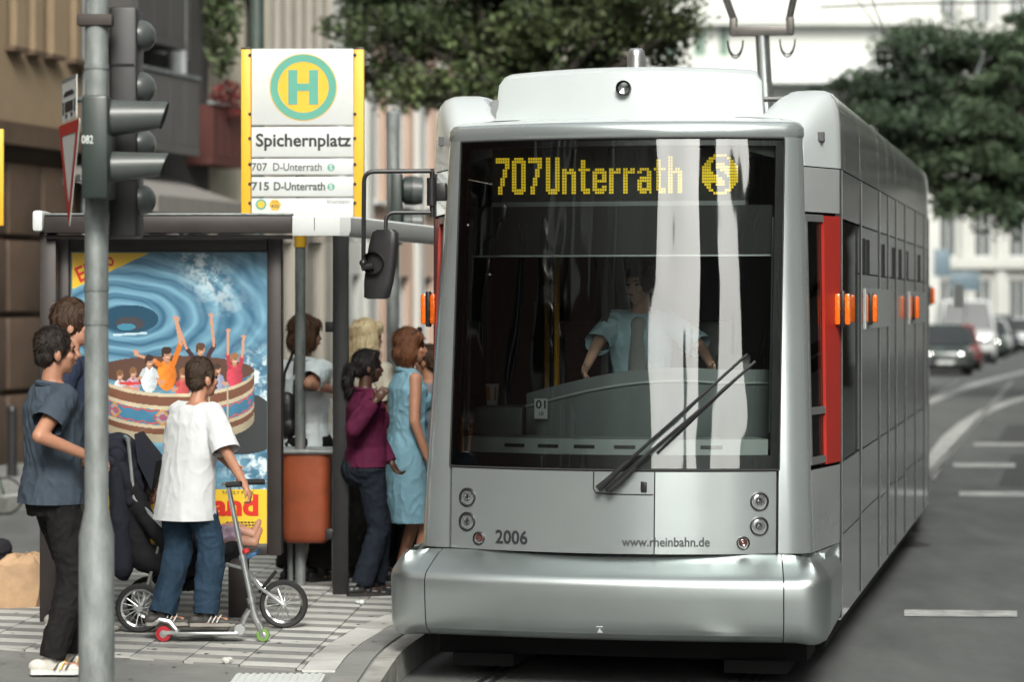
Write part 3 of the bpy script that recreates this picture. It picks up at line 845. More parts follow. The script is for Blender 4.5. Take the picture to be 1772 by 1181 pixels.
M['cabglass'] = glass_mat('cab_side_glass', (.55, .6, .58), 1.2)
M['sidewin'] = mat('mirror_tint_glass', (0.38, 0.41, 0.40), 0.10, 0.5, var=0.05, spec=0.6, bump=0.004, bscale=3)
# windscreen: glass with a black border behind its rim
k = MB()
nt_, nz_ = 28, 20
G = [[nose(-1 + 2 * i / nt_, 1.215 + (3.035 - 1.215) * j / nz_, 0.004) for i in range(nt_ + 1)] for j in range(nz_ + 1)]
for j in range(nz_):
    for i in range(nt_): k.quad(G[j][i], G[j][i + 1], G[j + 1][i + 1], G[j + 1][i])
ws = k.build('windscreen', M['glass'], tram, 60)
k = MB()
for t0, t1, z0, z1 in ((-1, -.955, 1.21, 3.04), (.955, 1, 1.21, 3.04), (-.955, .955, 1.21, 1.285), (-.955, .955, 3.0, 3.04)):
    panel('', t0, t1, z0, z1, None, nt=10, nz=6, th=.012, off=.012, gap=0, build=False, mb=k)
k.build('border', M['black'], ws, 40)
# seal line round the glass
k = MB(); k.tube([nose(-1 + 2 * i / 20, 1.205, -.001) for i in range(21)], .006, 6); k.tube([nose(-1 + 2 * i / 20, 3.042, -.001) for i in range(21)], .006, 6)
for t in (-1.004, 1.004): k.tube([nose(t, 1.205 + 1.837 * j / 8, -.001) for j in range(9)], .005, 6)
k.build('seal', M['rubber'], ws)

# front panels under the screen, pillars, header
panel('front_panel', -.985, .285, .745, 1.2, M['silver'], nt=14, nz=3)
panel('front_panel', .292, .985, .745, 1.2, M['silver'], nt=8, nz=3)
for s in (-1, 1):
    panel('pillar', s * 1.0, s * 2.0, .745, 3.05, M['silver'], nt=10, nz=12, gap=.003)
    panel('cab_side_panel', s * 2.01, s * 3, .745, 1.2, M['silver_side'], nt=4, nz=2)
    panel('cab_side_panel', s * 2.01, s * 3, 2.63, 2.89, M['silver_side'], nt=4, nz=2)
    panel('cab_window', s * 2.02, s * 2.50, 1.21, 2.62, M['cabglass'], nt=3, nz=4, off=.012, th=.006)
    k = MB()
    for zc in (1.245, 1.52, 2.6): panel('', s * 2.02, s * 2.50, zc - .02, zc + .02, None, nt=2, nz=1, th=.02, off=-.002, gap=0, build=False, mb=k)
    panel('', s * 2.02, s * 2.06, 1.265, 2.58, None, nt=1, nz=2, th=.02, off=-.002, gap=0, build=False, mb=k)
    k.build('cab_window_frame', M['alu'] if s > 0 else M['black'], tram)
    panel('red_panel', s * 2.51, s * 2.99, 1.21, 2.62, M['red'], nt=3, nz=3, off=-.004)
# dark liner behind the gaps
k = MB()
panel('', -2.98, 2.98, .75, 1.2, None, nt=30, nz=2, th=.01, off=.035, gap=0, build=False, mb=k)
for s in (-1, 1):
    panel('', s * 1.02, s * 2.0, 1.2, 3.04, None, nt=10, nz=4, th=.01, off=.035, gap=0, build=False, mb=k); panel('', s * 2.52, s * 2.98, 1.2, 3.04, None, nt=10, nz=4, th=.01, off=.035, gap=0, build=False, mb=k)
k.build('inner_shell', M['dark'], tram)

def roofline(t, q):
    """header lip from the top of the windscreen back to the roof, q 0..1"""
    prof = [(0, 3.046), (-.006, 3.06), (-.004, 3.105), (.02, 3.135), (.07, 3.152), (.26, 3.172), (.45, 3.18)]
    i = min(int(q * 6), 5); r = q * 6 - i
    d = prof[i][0] * (1 - r) + prof[i + 1][0] * r; z = prof[i][1] * (1 - r) + prof[i + 1][1] * r
    p = nose(t, 3.05); pc = nose(t, 3.05, .001); n_ = (pc - p).normalized()
    p = p + n_ * d; p.z = z
    return p
k = MB(); nt_ = 40; nq = 12
G = [[roofline(-2 + 4 * i / nt_, j / nq) for i in range(nt_ + 1)] for j in range(nq + 1)]
for j in range(nq):
    for i in range(nt_): k.quad(G[j][i], G[j][i + 1], G[j + 1][i + 1], G[j + 1][i])
k.split_by(lambda n: abs(n.z) > .72)  # upturned faces get the paler colour: glare put into the paint
k.build('roof_header', [M['silver'], M['roof_and_glare']], tram, 60)
k = MB(); k.box2((-.9, .75, 3.10), (.9, 10.1, 3.158)); k.build('roof_deck', M['roof_and_glare'], tram, 20)

# roof edge fairings: arch up from the header, then run back
def fsec(v, s):
    zt = 3.09 + 0.26 * math.sin(min(1, max(0, (v - .80) / .50)) * math.pi / 2) ** 0.9
    if v < 1.18:
        c = nose(3 if v >= 1.18 else 2 + max(0, (v - (vf(2.9) + BUL + .12)) / (1.18 - (vf(2.9) + BUL + .12))), 2.9); uo = c.x
    else: uo = 1.195
    sc = (zt - 2.893) / (3.35 - 2.893)
    prof = [(0, 0), (-.002, .14), (-.006, .27), (-.015, .35), (-.032, .405), (-.06, .44), (-.10, .456), (-.16, .459), (-.25, .457), (-.295, .448), (-.318, .42), (-.325, .2)]
    return [Vector((s * (uo + d), v, 2.893 + h * sc)) for d, h in prof]
VS = [.803, .815, .835, .86, .89, .94, 1.0, 1.07, 1.13, 1.18, 1.25, 1.32, 1.45]
for s in (-1, 1):
    k = MB(); k.loft([fsec(v, s) for v in VS], closed=False); 
    f0 = fsec(.803, s); k.poly(f0)
    k.split_by(lambda n: abs(n.y) > .35 or abs(n.z) > .8)  # front and top faces paler, blown-out light put into the colour
    k.build('roof_fairing', [M['silver_side'], M['roof_and_glare']], tram, 40)
SEAM = [1.18, 2.59, 4.17, 5.05, 5.88, 6.96, 8.3, 9.6, 10.1]
SEC2 = Matrix.Translation((1.2, 10.3, 0)) @ Matrix.Rotation(R(3.2), 4, 'Z') @ Matrix.Translation((-1.2, 0, 0))
def sidepoly(z, x=1.2):
    return x - (0.02 * max(0, (.45 - z) / .17) if z < .45 else 0)
def side_run(seams, s, xf=Matrix(), slots=(2.75, 3.1, 4.5, 5.55, 6.3, 7.1, 8.75)):
    for i, (a, c) in enumerate(zip(seams, seams[1:])):
        e = .007
        def blk(name, z0, z1, m, d=0.0, th=.03, bev=0):
            k = MB(); k.box2((s * (1.195 - d), a + e, z0), (s * (1.195 - d - th), c - e, z1), bev)
            k.v = [tuple(xf @ Vector(p)) for p in k.v]
            return k.build(name, m, tram, 30)
        zs = .80 if i % 2 else .78
        blk('skirt_panel', .30, zs - .005, M['silver_side']); blk('side_panel', zs + .005, 1.195, M['silver_side'])
        if i == 0 and xf == Matrix():
            blk('cab_window', 1.205, 2.60, M['cabglass'], .012, .006)
        else:
          blk('side_window', 1.205, 2.30, M['sglass'] if s < 0 else M['sidewin'])
          blk('side_window', 2.31, 2.60, M['sglass'] if s < 0 else M['sidewin'])
        blk('upper_panel', 2.61, 2.885, M['silver_side'])
        k = MB(); L = [fsec(v, s) for v in (max(a, 1.45) + e, (a + c) / 2 + .1, c - e)]
        if a < 1.45: L = [fsec(v, s) for v in (1.455, 2.0, c - e)]
        k.loft(L, closed=False); k.poly(L[-1]); k.poly(L[0]); k.v = [tuple(xf @ Vector(p)) for p in k.v]; k.build('roof_fairing', M['silver_side'], tram, 40)
        # open tilt windows show as dark upright slots
        for vv in [q for q in slots if a < q < c]:
            k = MB(); k.box2((s * 1.1935, vv, 2.30), (s * 1.203, vv + .16, 2.53)); k.v = [tuple(xf @ Vector(p)) for p in k.v]; k.build('vent_slot', M['dark'], tram, 0)
    for j, q in enumerate(seams[:-1]):
        for dv, mm, pr in ((0, 'rubber', .006), (.035, 'alu', .008)):
            k = MB(); k.box2((s * 1.19, q - .012 + dv, .32), (s * (1.195 + pr), q + .012 + dv, 2.885)); k.v = [tuple(xf @ Vector(p)) for p in k.v]; k.build('seam_strip', M[mm], tram, 0)
    if xf == Matrix():
        k = MB(); k.box2((s * 1.16, seams[0] + .02, .33), (s * 1.14, seams[1], 1.2)); k.build('inner_wall', M['dark'], tram, 0)
    k = MB(); k.box2((s * 1.16, seams[1] + .02 if xf == Matrix() else seams[0] + .02, .33), (s * 1.14, seams[-1], 2.88)); k.v = [tuple(xf @ Vector(p)) for p in k.v]; k.build('inner_wall', M['dark'], tram, 0)
side_run(SEAM, 1); side_run(SEAM, -1)
S2 = [.0, 1.4, 2.9, 4.4, 5.9, 7.4, 8.8, 10.2]
S2 = [q + 1.5 for q in S2]
X2 = SEC2 @ Matrix.Translation((0, -1.5, 0))
side_run(S2, 1, X2); side_run(S2, -1, X2)
k = MB(); k.box2((-.88, 1.5, 3.10), (.88, 11.5, 3.15)); k.v = [tuple(X2 @ Vector(p)) for p in k.v]; k.build('roof_deck', M['roof_and_glare'], tram, 20)
k = MB(); k.box2((-1.1, 1.5, .33), (1.1, 1.55, 3.1)); k.box2((-1.1, 11.4, .33), (1.1, 11.5, 3.1)); k.v = [tuple(X2 @ Vector(p)) for p in k.v]; k.build('end_wall', M['dark'], tram, 0)
# bellows between the sections
k = MB()
for i in range(6):
    y_ = 10.1 + i * .04
    k.box2((-1.12, y_, .4), (1.12, y_ + .022, 3.15 + .02 * (i % 2)))
k.box2((-1.08, 10.1, .42), (1.08, 10.36, 3.12)); k.build('bellows', M['rubber'], tram, 0)

# bumper in three pieces
def bplan(t):
    a = abs(t); s = 1 if t >= 0 else -1
    if a <= 1: p = Vector((1.06 * a, .0 + .09 * a * a)); d = Vector((1.06, .18 * a))
    elif a <= 2:
        q = a - 1; A, B, C = Vector((1.06, .09)), Vector((1.215, .112)), Vector((1.228, .29))
        p = A * (1 - q) ** 2 + B * 2 * q * (1 - q) + C * q * q; d = (B - A) * (1 - q) + (C - B) * q
    else:
        p = Vector((1.228, .29)) + Vector((-.022, .89)) * (a - 2); d = Vector((-.022, .89))
    d.normalize(); return Vector((s * p.x, p.y)), Vector((s * -d.y, d.x))
BPROF = [(.28, .746), (.20, .724), (.10, .676), (.045, .648), (.020, .632), (.005, .610), (0, .585), (.008, .45), (.018, .362), (.034, .330), (.09, .296), (.17, .28)]
def bsurf(t, q, off=0):
    i = min(int(q), len(BPROF) - 2); r = q - i
    d = BPROF[i][0] * (1 - r) + BPROF[i + 1][0] * r; z = BPROF[i][1] * (1 - r) + BPROF[i + 1][1] * r
    p, n_ = bplan(t)
    f = 1 if abs(t) < .9 else max(.34, 1 - (abs(t) - .9) * 1.1)    # the top deck narrows along the sides
    p = p + n_ * (d * f + off)
    return Vector((p.x, p.y, z))
for t0, t1, n_ in ((-.93, .93, 24), (-3, -.936, 30), (.936, 3, 30)):
    k = MB()
    G = [[bsurf(t0 + (t1 - t0) * i / n_, q / 2) for i in range(n_ + 1)] for q in range(0, 2 * len(BPROF) - 1)]
    for a, c in zip(G, G[1:]):
        for i in range(n_): k.quad(a[i], a[i + 1], c[i + 1], c[i])
    for e in (0, -1): k.poly([a[e] for a in G])
    k.build('bumper', M['bumper'], tram, 32)
k = MB(); k.box2((-1.04, .38, .69), (1.04, .95, .735)); k.build('bumper_deck', M['bumper'], tram, 0)
for s in (-1, 1):
    k = MB(); k.box2((s * .9, .55, .3), (s * 1.165, 1.3, .742)); k.build('bumper_deck', M['bumper'], tram, 0)
# pale step mark printed on the bumper
k = MB()
def bm_(x, z):
    for i in range(5, len(BPROF) - 1):
        if BPROF[i][1] >= z >= BPROF[i + 1][1]: return bsurf(x / 1.06, i + (BPROF[i][1] - z) / (BPROF[i][1] - BPROF[i + 1][1]), -.003)
k.poly([bm_(-.016, .335), bm_(.016, .335), bm_(.0, .365)]); k.poly([bm_(-.018, .368), bm_(.018, .368), bm_(.018, .373), bm_(-.018, .373)])
k.build('step_mark', M['white2'], tram, 0)
# under the nose
k = MB()
k.box2((-1.05, .7, .12), (1.05, 1.2, .279)); k.box2((-.95, .6, .06), (-.6, 1.1, .13)); k.box2((.6, .6, .06), (.95, 1.1, .13))
k.build('underframe', M['dark'], tram, 20)
k = MB(); k.box2((-1.1, 1.25, .13), (1.1, 10, .3)); k.build('underframe', M['dark'], tram, 20)
for x in (-.72, .72):
    for y_ in (1.9, 3.6):
        k = MB(); k.lathe([(.02, -.06), (.30, -.06), (.30, .05), (.325, .055), (.325, .075), (.02, .075)], (x, y_, .33), 'X', 24); k.build('wheel', mat('wheel_steel', (.12, .11, .10), .5, .7), tram)

# lamps on the front panels
def front_lamp(t, z, r, m_lens, name, parent_label=None):
    p = nose(t, z); n_ = (nose(t, z, .01) - p).normalized()      # inwards
    rot = n_.to_track_quat('Z', 'Y').to_matrix()
    h = MB()
    pr = [(r * 1.22, .004), (r * 1.22, -.010), (r * 1.08, -.013), (r * 1.0, -.006), (r * .96, .006)]
    h.lathe(pr, (0, 0, 0), 'Z', 24); h.v = [tuple(p + rot @ Vector(q)) for q in h.v]; o = h.build(name, M['black'], tram)
    l = MB(); l.lathe([(r * .97, .004), (r * .8, .0), (r * .55, -.003), (r * .3, .0), (.001, -.004)], (0, 0, 0), 'Z', 24); l.v = [tuple(p + rot @ Vector(q)) for q in l.v]; l.build('lens', m_lens, o)
    if r > .03:
        l = MB(); l.lathe([(r * .42, -.006), (r * .34, -.011), (r * .30, -.006)], (0, 0, 0), 'Z', 20); l.cyl((0, 0, -.009), (0, 0, -.005), r * .16, r * .16, 12); l.v = [tuple(p + rot @ Vector(q)) for q in l.v]; l.build('lamp_ring', M['chrome'], o)
lens = mat('clear_lamp', (.45, .46, .46), .12, .75, var=.35, scale=55, coat=.8)
lens2 = mat('grey_lamp', (.30, .32, .32), .2, .6, var=.4, scale=60, coat=.8)
rlens = mat('dark_red_lamp', (.09, .03, .025), .2, var=.4, scale=50, coat=.8)
for t, z, r, ml, nm in ((-.875, 1.035, .043, lens, 'headlight'), (-.875, .90, .043, lens2, 'headlight'), (-.795, .81, .030, rlens, 'tail_light'),
                        (.89, 1.035, .043, lens, 'headlight'), (.89, .90, .043, lens2, 'headlight'), (.80, .81, .030, rlens, 'tail_light')):
    front_lamp(t, z, r, ml, nm)
def nmap(u0, z0, tfix=None): return lambda x, y: nose((u0 + x) / wW(1), z0 + y, -.003)
text('fleet_number', '2006', M['ink'], tram, .192, .078, nmap(-.635, .785), .022)
text('web_address', 'www.rheinbahn.de', mat('grey_print', (.04, .045, .045), .5, var=0), tram, .475, .052, nmap(.09, .79), .02)
# wiper hatch and lock
k = MB()
def line(k, pts, r=.0035): k.tube([nose(t, z, -.0005) for t, z in pts], r, 5)
line(k, [(-.075, 1.195), (-.075, 1.10), (-.06, 1.08), (.0, 1.075), (.1, 1.073), (.2, 1.072), (.28, 1.072)])
k.build('hatch_seam', M['dark'], tram)
k = MB(); p = nose(.225, 1.115); k.box((p.x, p.y - .004, p.z), (.034, .012, .06), None, .012); k.build('latch', M['black'], tram)
# wiper: arm with parallel rod, blade
def wsurf(px_t, z, o): return nose(px_t, z, -o)
W0 = (-.035, 1.105); W1 = (.80, 1.84)
k = MB()
for d_ in (0.0, .035):
    k.tube([wsurf(W0[0] + d_ * 1.3 + (W1[0] - W0[0]) * q, W0[1] + (W1[1] - d_ - W0[1]) * q - d_ * .2, .045 + .03 * math.sin(q * 3)) for q in (0, .1, .25, .5, .75, 1)], .009, 8, [.014, .013, .010, .009, .008, .007])
k.build('wiper_arm', M['black'], tram)
k = MB(); k.tube([wsurf(t, z, .06) for t, z in ((-.035, 1.105), (.03, 1.16), (.10, 1.225), (.16, 1.275))], .018, 8, [.021, .017, .014, .011]); k.tube([wsurf(t, z, .06) for t, z in ((.03, 1.095), (.10, 1.15), (.18, 1.225))], .016, 8, [.018, .016, .011])
k.build('wiper_hinge', M['black'], tram)
k = MB(); k.tube([wsurf(.30 + .55 * q, 1.33 + .50 * q - .03, .02) for q in (0, .25, .5, .75, 1)], .008, 6); k.build('wiper_blade', M['rubber'], tram)

# roof hood with its lamp, antenna, roof gear, pantograph
def hood_sec(y_, zt, wt, wb, r=.05, bow=0.0, n=65):
    pts = []
    for i in range(n):
        u = -1 + 2 * i / (n - 1); pts.append(Vector((wb * u, y_ + bow * u * u, 3.14)))
    top = []
    for i in range(n):
        u = 1 - 2 * i / (n - 1); top.append(Vector((wt * u, y_ + bow * u * u, zt - .024 * u * u - (r * (1 - math.sqrt(max(0, 1 - (max(0, abs(u) - .94) / .06) ** 2)))))))
    return pts + top
k = MB(); k.loft([hood_sec(.80, 3.17, .775, .785, 0, .14), hood_sec(.815, 3.30, .772, .785, .01, .14), hood_sec(.845, 3.44, .765, .785, .03, .14), hood_sec(.875, 3.462, .76, .785, .05, .14), hood_sec(.95, 3.478, .75, .785, .05, .12), hood_sec(2.2, 3.45, .52, .56, .05, .0)])
hood = k.build('roof_hood', M['roof_and_glare'], tram, 28)
k = MB(); k.lathe([(.043, .03), (.043, -.008), (.036, -.013), (.031, -.006)], (0.0, .806, 3.345), 'Y', 24); k.build('top_light', M['black'], tram)
k = MB(); k.lathe([(.033, .0), (.022, -.005), (.014, -.009), (.001, -.011)], (0.0, .806, 3.345), 'Y', 24); k.build('lens', lens, tram.children[-1])
k = MB(); k.lathe([(.055, 3.1), (.055, 3.60), (.05, 3.63), (.035, 3.645), (.001, 3.65)], (-.06, 1.6, 0), 'Z', 12); k.build('antenna', M['alu'], tram, 40)
k = MB(); k.box2((-.80, .95, 3.16), (-.76, 9.8, 3.30)); k.box2((.76, 2.6, 3.16), (.80, 9.8, 3.34)); k.box2((-.6, 3.2, 3.16), (.6, 5.0, 3.33), .03); k.box2((-.6, 8.2, 3.16), (.6, 9.8, 3.42), .03); k.build('roof_box', mat('grey_roof_gear', (.22, .23, .23), .6, var=.2), tram, 30)
k = MB()
for y_ in (2.7, 3.4, 4.6, 5.4): k.box2((.80, y_, 3.33), (.97, y_ + .25, 3.40))
for y_ in (3.0, 6.8, 8.0): k.box2((.87, y_, 3.352), (1.0, y_ + .45, 3.43))
k.tube([(.62, 2.0, 3.36), (.9, 2.05, 3.36), (.9, 9, 3.37)], .018, 6); k.tube([(.75, 2.0, 3.3), (.75, 9, 3.33)], .014, 6); k.cyl((.86, 2.3, 3.34), (.86, 2.3, 3.43), .02)
k.build('roof_gear', M['black'], tram, 30)
pan = MB()
pan.cyl((.10, 7.3, 3.16), (.08, 6.9, 4.27), .062, .056, 16); pan.build('pantograph_mast', M['alu'], tram)
steel = mat('dull_steel', (.16, .15, .14), .5, .6, var=.2)
pan = MB(); pan.box((.08, 6.88, 4.27), (.50, .09, .075), None, .015)
for s in (-1, 1):
    pan.box((.08 + s * .225, 6.88, 4.31), (.055, .1, .14), None, .012)
    pan.tube([(.08 + s * .215, 6.88, 4.35), (.08 + s * .335, 6.6, 4.74), (.08 + s * .40, 6.4, 5.12)], .03, 8)
pan.build('pantograph_yoke', steel, tram)
for s in (-1, 1):
    for d_ in (0, .022):
        pan = MB(); c0 = Vector((.08 + s * .205, 6.86, 4.22))
        pan.tube([c0 + Vector((s * (.06 * math.cos(a) + .0), 0, -.02 + (.12 + d_) * math.sin(a) * -1)) for a in np.linspace(math.pi, 0, 9)], .007, 5)
        pan.build('pantograph_cable', M['black'], tram)
pan = MB(); pan.cyl((-.75, 6.35, 5.14), (.9, 6.35, 5.14), .03); pan.build('pantograph_head', steel, tram)

# side marker lights
def marker(p, n_, h=.19, w_=.055, xf=None):
    if abs(p[1]) > 1.5:
        s = 1 if p[0] > 0 else -1; k = MB(); k.box2((s * 1.1955, p[1] - .1, p[2] - .13), (s * 1.2035, p[1] + 2.2, p[2] + .13)); k.build('reflection_mask', mat('satin_silver', (.42, .45, .445), .65, .2, var=.05), tram, 0)  # matte plate added to hide the marker's double in the side glass
    k = MB(); k.box((0, 0, 0), (.026, .06, h + .03), None, .008)
    kk = MB()
    for s in (-1, 1):
        kk.box((s * (w_ * .5 + .011), 0, 0), (w_, .05, h), None, .012)
    for i in range(3):
        for s in (-1, 1): kk.box((s * (w_ * .5 + .011), 0, -h / 2 + h * (i + .5) / 3), (w_ * 1.01, .0515, .006), None, 0)
    q = Vector(n_).to_track_quat('Y', 'Z').to_matrix()
    rot = Matrix.Identity(3)
    o = None
    for mb, m, nm in ((k, M['black'], 'marker_light'), (kk, M['amber'], 'lens')):
        mb.v = [tuple(Vector(p) + Vector(v)) for v in mb.v]
        o2 = mb.build(nm, m, tram if o is None else o, 30); o = o or o2
for s in (-1, 1):
    marker((s * 1.215, 1.10, 2.085), (s, 0, 0), .18, .034)
    marker((s * 1.225, 3.05, 2.085), (s, 0, 0), .18, .034); marker((s * 1.225, 7.6, 2.085), (s, 0, 0), .18, .034)
p2 = X2 @ Vector((1.225, 6.5, 2.2)); marker(p2, (1, 0, 0), .18, .034)

# mirror on the photo's left
mp = lambda px, py, Y=14.95: (tram_inv @ P(px, py, Y))
tram_inv = (Matrix.Translation(TO) @ Matrix.Rotation(-TH, 4, 'Z')).inverted()
k = MB()
def rc(p0, p1, p2, r, n=5):
    p0, p1, p2 = map(Vector, (p0, p1, p2)); a = p1 + (p0 - p1).normalized() * r; c = p1 + (p2 - p1).normalized() * r
    return [a * (1 - q) ** 2 + p1 * 2 * q * (1 - q) + c * q * q for q in [i / n for i in range(n + 1)]]
a, c, d = mp(752, 296), mp(630, 297), mp(629, 452, 14.9)
k.tube([a] + rc(a, c, d, .06) + [d], .0125, 8)
a2, c2, d2 = mp(750, 368), mp(668, 368), mp(667, 440, 14.9)
k.tube([a2] + rc(a2, c2, d2, .05) + [d2], .0115, 8)
mir = k.build('mirror_arm', M['black'], tram)
k = MB(); q = mp(748, 332); k.cyl(mp(748, 292), mp(748, 375), .014); k.cyl(mp(747, 308), mp(747, 356), .028, n=12); k.box(q + Vector((.03, .03, 0)), (.09, .06, .10), None, .01); k.build('mirror_bracket', M['black'], mir)
k = Blob()
c = mp(659, 457, 14.92)
def mbox(z, wx, dx, sl): return None
L = []
for z, w_, x_ in ((-.195, .050, -.025), (-.185, .072, -.025), (-.1, .083, -.014), (0, .086, 0), (.1, .084, .014), (.175, .074, .024), (.19, .05, .026)):
    L.append([(c.x + x_ + w_ * k_[0], c.y + .035 * k_[1] + .01, c.z + z) for k_ in [(math.copysign(abs(math.cos(a_)) ** .6, math.cos(a_)), math.copysign(abs(math.sin(a_)) ** .6, math.sin(a_))) for a_ in np.linspace(0, 2 * math.pi, 20, endpoint=False)]])
mb_ = MB(); mb_.loft(L); mo = mb_.build('mirror_housing', M['black'], mir, 50)
mb_ = MB(); mb_.lathe([(.062, .03), (.062, -.03), (.05, -.045), (.035, -.05), (.03, -.035), (.001, -.035)], (c.x - .035, c.y - .03, c.z + .005), 'Y', 20); mb_.cyl((c.x - .095, c.y - .05, c.z - .02), (c.x - .03, c.y - .05, c.z - .01), .02); mb_.ell((c.x - .085, c.y - .06, c.z + .005), (.022, .022, .022)); mb_.build('mirror_joint', M['black'], mir)

# destination display with flip dots
def glyphs():
    n9 = ['##.##.', '######', '##..##'] + ['##..##'] * 6
    r9 = ['##.##', '#####', '##...'] + ['##...'] * 6
    G = {'7': ['######', '######', '....##', '....##', '...##.', '...##.', '...##.', '..##..', '..##..', '..##..', '.##...', '.##...', '.##...'],
         '0': ['.####.', '######'] + ['##..##'] * 9 + ['######', '.####.'],
         'U': ['##..##'] * 11 + ['######', '.####.'],
         'n': ['......'] * 4 + n9, 'r': ['.....'] * 4 + r9,
         't': ['.....'] + ['.##..'] * 3 + ['#####'] + ['.##..'] * 6 + ['.####', '..###'],
         'e': ['......'] * 4 + ['.####.', '######', '##..##', '##..##', '######', '##....', '##..##', '######', '.####.'],
         'a': ['......'] * 4 + ['.####.', '##..##', '....##', '.#####', '######', '##..##', '##..##', '######', '.###.#'],
         'h': ['##....'] * 4 + n9}
    return G
GL = glyphs()
DV = .76
disp = MB(); disp.box2((-.755, DV, 2.70), (.70, DV + .12, 3.0)); dsp = disp.build('destination_display', mat('flip_dot_board', (.016, .016, .012), .5, var=.2), tram, 0)
disp = MB(); disp.box2((-.755, DV - .012, 2.672), (.70, DV + .12, 2.698)); disp.build('display_rail', mat('grey_rail', (.25, .27, .27), .5), dsp, 0)
dots = MB(); x = -.735; cw, rh = .01355, .0163; z1 = 2.938
def dot(x, z): dots.quad((x, DV - .004, z), (x + cw * .84, DV - .004, z), (x + cw * .84, DV - .004, z + rh * .84), (x, DV - .004, z + rh * .84))
for ch in '707Unterrath':
    gl = GL[ch]
    for r_, row in enumerate(gl):
        for c_, q in enumerate(row):
            if q == '#': dot(x + c_ * cw, z1 - r_ * rh)
    x += (len(gl[0]) + 1) * cw + (.008 if ch == '7' and x > -.6 else 0)
print('display text ends at', x)
Sg = ['...#####..', '..#######.', '.##....##.', '.##.......', '.####.....', '..#####...', '....####..', '......###.', '.......##.', '.##....##.', '.########.', '..#####...']
NC, NR = 16, 14
for r_ in range(NR):
    for c_ in range(NC):
        dx, dz = (c_ + .5 - NC / 2) / (NC / 2), (r_ + .5 - NR / 2) / (NR / 2)
        if dx * dx + dz * dz > 1.02: continue
        sr, sc_ = r_ - 1, c_ - 3
        if 0 <= sr < len(Sg) and 0 <= sc_ < 10 and Sg[sr][sc_] == '#': continue
        dot(.455 + c_ * .0128, z1 + .008 - r_ * rh)
tag(dots.build('display_dots', mat('flip_dot_yellow', (.80, .56, .02), .6, var=.1, emit=.42), dsp, 0), kind='stuff')

# cab interior
deskm = mat('desk_grey', (.16, .185, .185), .55, var=.08, scale=5)
trim = mat('pale_trim', (.42, .47, .46), .5, var=.08)
k = MB()
def desk_u(px, Y=15.9): return (px - 886) / FPX * Y
top = []
for i in range(15):
    q = i / 14; u = -.58 + 1.40 * q
    top.append((u, .86 - .10 * math.sin(q * math.pi), 1.60 + .155 * math.sin(min(1, q * 1.25) * math.pi * .62)))
bot = [(u, v + .03, 1.29) for u, v, z in top]
k.loft([[Vector(p) for p in bot], [Vector((u, v, z - .09)) for u, v, z in top], [Vector((u, v + .006, z - .085)) for u, v, z in top], [Vector((u, v + .03, z)) for u, v, z in top], [Vector((u, v + .45, z - .06)) for u, v, z in top], [Vector((u, v + .45, 1.29)) for u, v, z in top]], closed=False)
k.poly([Vector(bot[0]), Vector(top[0]), Vector((top[0][0], top[0][1] + .45, top[0][2] - .06)), Vector((bot[0][0], bot[0][1] + .45, 1.29))])
k.build('dashboard', deskm, tram, 30)
k = MB(); k.tube([(u, v - .008, z - .075) for u, v, z in top], .007, 6); k.build('dashboard_trim', trim, tram)
k = MB(); panel('', -.95, .95, 1.285, 1.37, None, nt=16, nz=1, th=.30, off=.05, gap=0, build=False, mb=k); k.build('sill', trim, tram, 20)
k = MB()
for t in (-.60, -.38, -.15, .10, .62): panel('', t - .065, t + .065, 1.318, 1.338, None, nt=2, nz=1, th=.01, off=.046, gap=0, build=False, mb=k)
k.build('sill_vent', M['black'], tram, 0)
k = MB(); k.box2((-.88, .85, 1.36), (-.60, 1.25, 1.52), .01); k.box2((-.88, .835, 1.43), (-.60, .85, 1.435)); k.build('side_shelf', deskm, tram, 20)
k = MB(); k.box2((-1.13, 1.2, .80), (1.13, 10, .84)); k.box2((-.95, .6, .80), (.95, 1.2, .84)); k.build('cab_floor', mat('floor_grey', (.06, .06, .06), .8), tram, 0)
k = MB(); k.box2((-1.12, .95, 3.04), (1.12, 10, 3.09)); k.build('ceiling', mat('ceiling_dim', (.10, .10, .10), .8), tram, 0)
lin = mat('cab_lining', (.030, .030, .028), .7, var=.15)
k = MB(); k.box2((-.30, 2.55, .84), (1.1, 2.6, 3.04)); k.build('cab_back_wall', lin, tram, 0)
k = MB(); k.box2((-.30, 1.75, .84), (-.26, 2.55, 3.04)); k.build('cab_partition', lin, tram, 0)
k = MB(); k.box2((-1.1, 8.5, .84), (1.1, 8.6, 3.04)); k.build('saloon_wall', M['dark'], tram, 0)
pole = mat('yellow_pole', (.55, .27, .02), .4, var=.05)
for u, v in ((-.66, 2.2), (-.55, 3.4), (-.86, 2.9), (-.42, 4.2)):
    k = MB(); k.cyl((u, v, .84), (u, v, 3.03), .018, n=10); k.build('grab_pole', pole, tram)
for v in (3.6, 4.5):
    k = MB(); k.box((-.7, v, 1.75), (.45, .08, .5), None, .03); k.box((-.7, v - .2, 1.35), (.45, .42, .08), None, .03); k.build('passenger_seat', mat('seat_cloth', (.05, .03, .02), .9, var=.4, scale=30), tram)
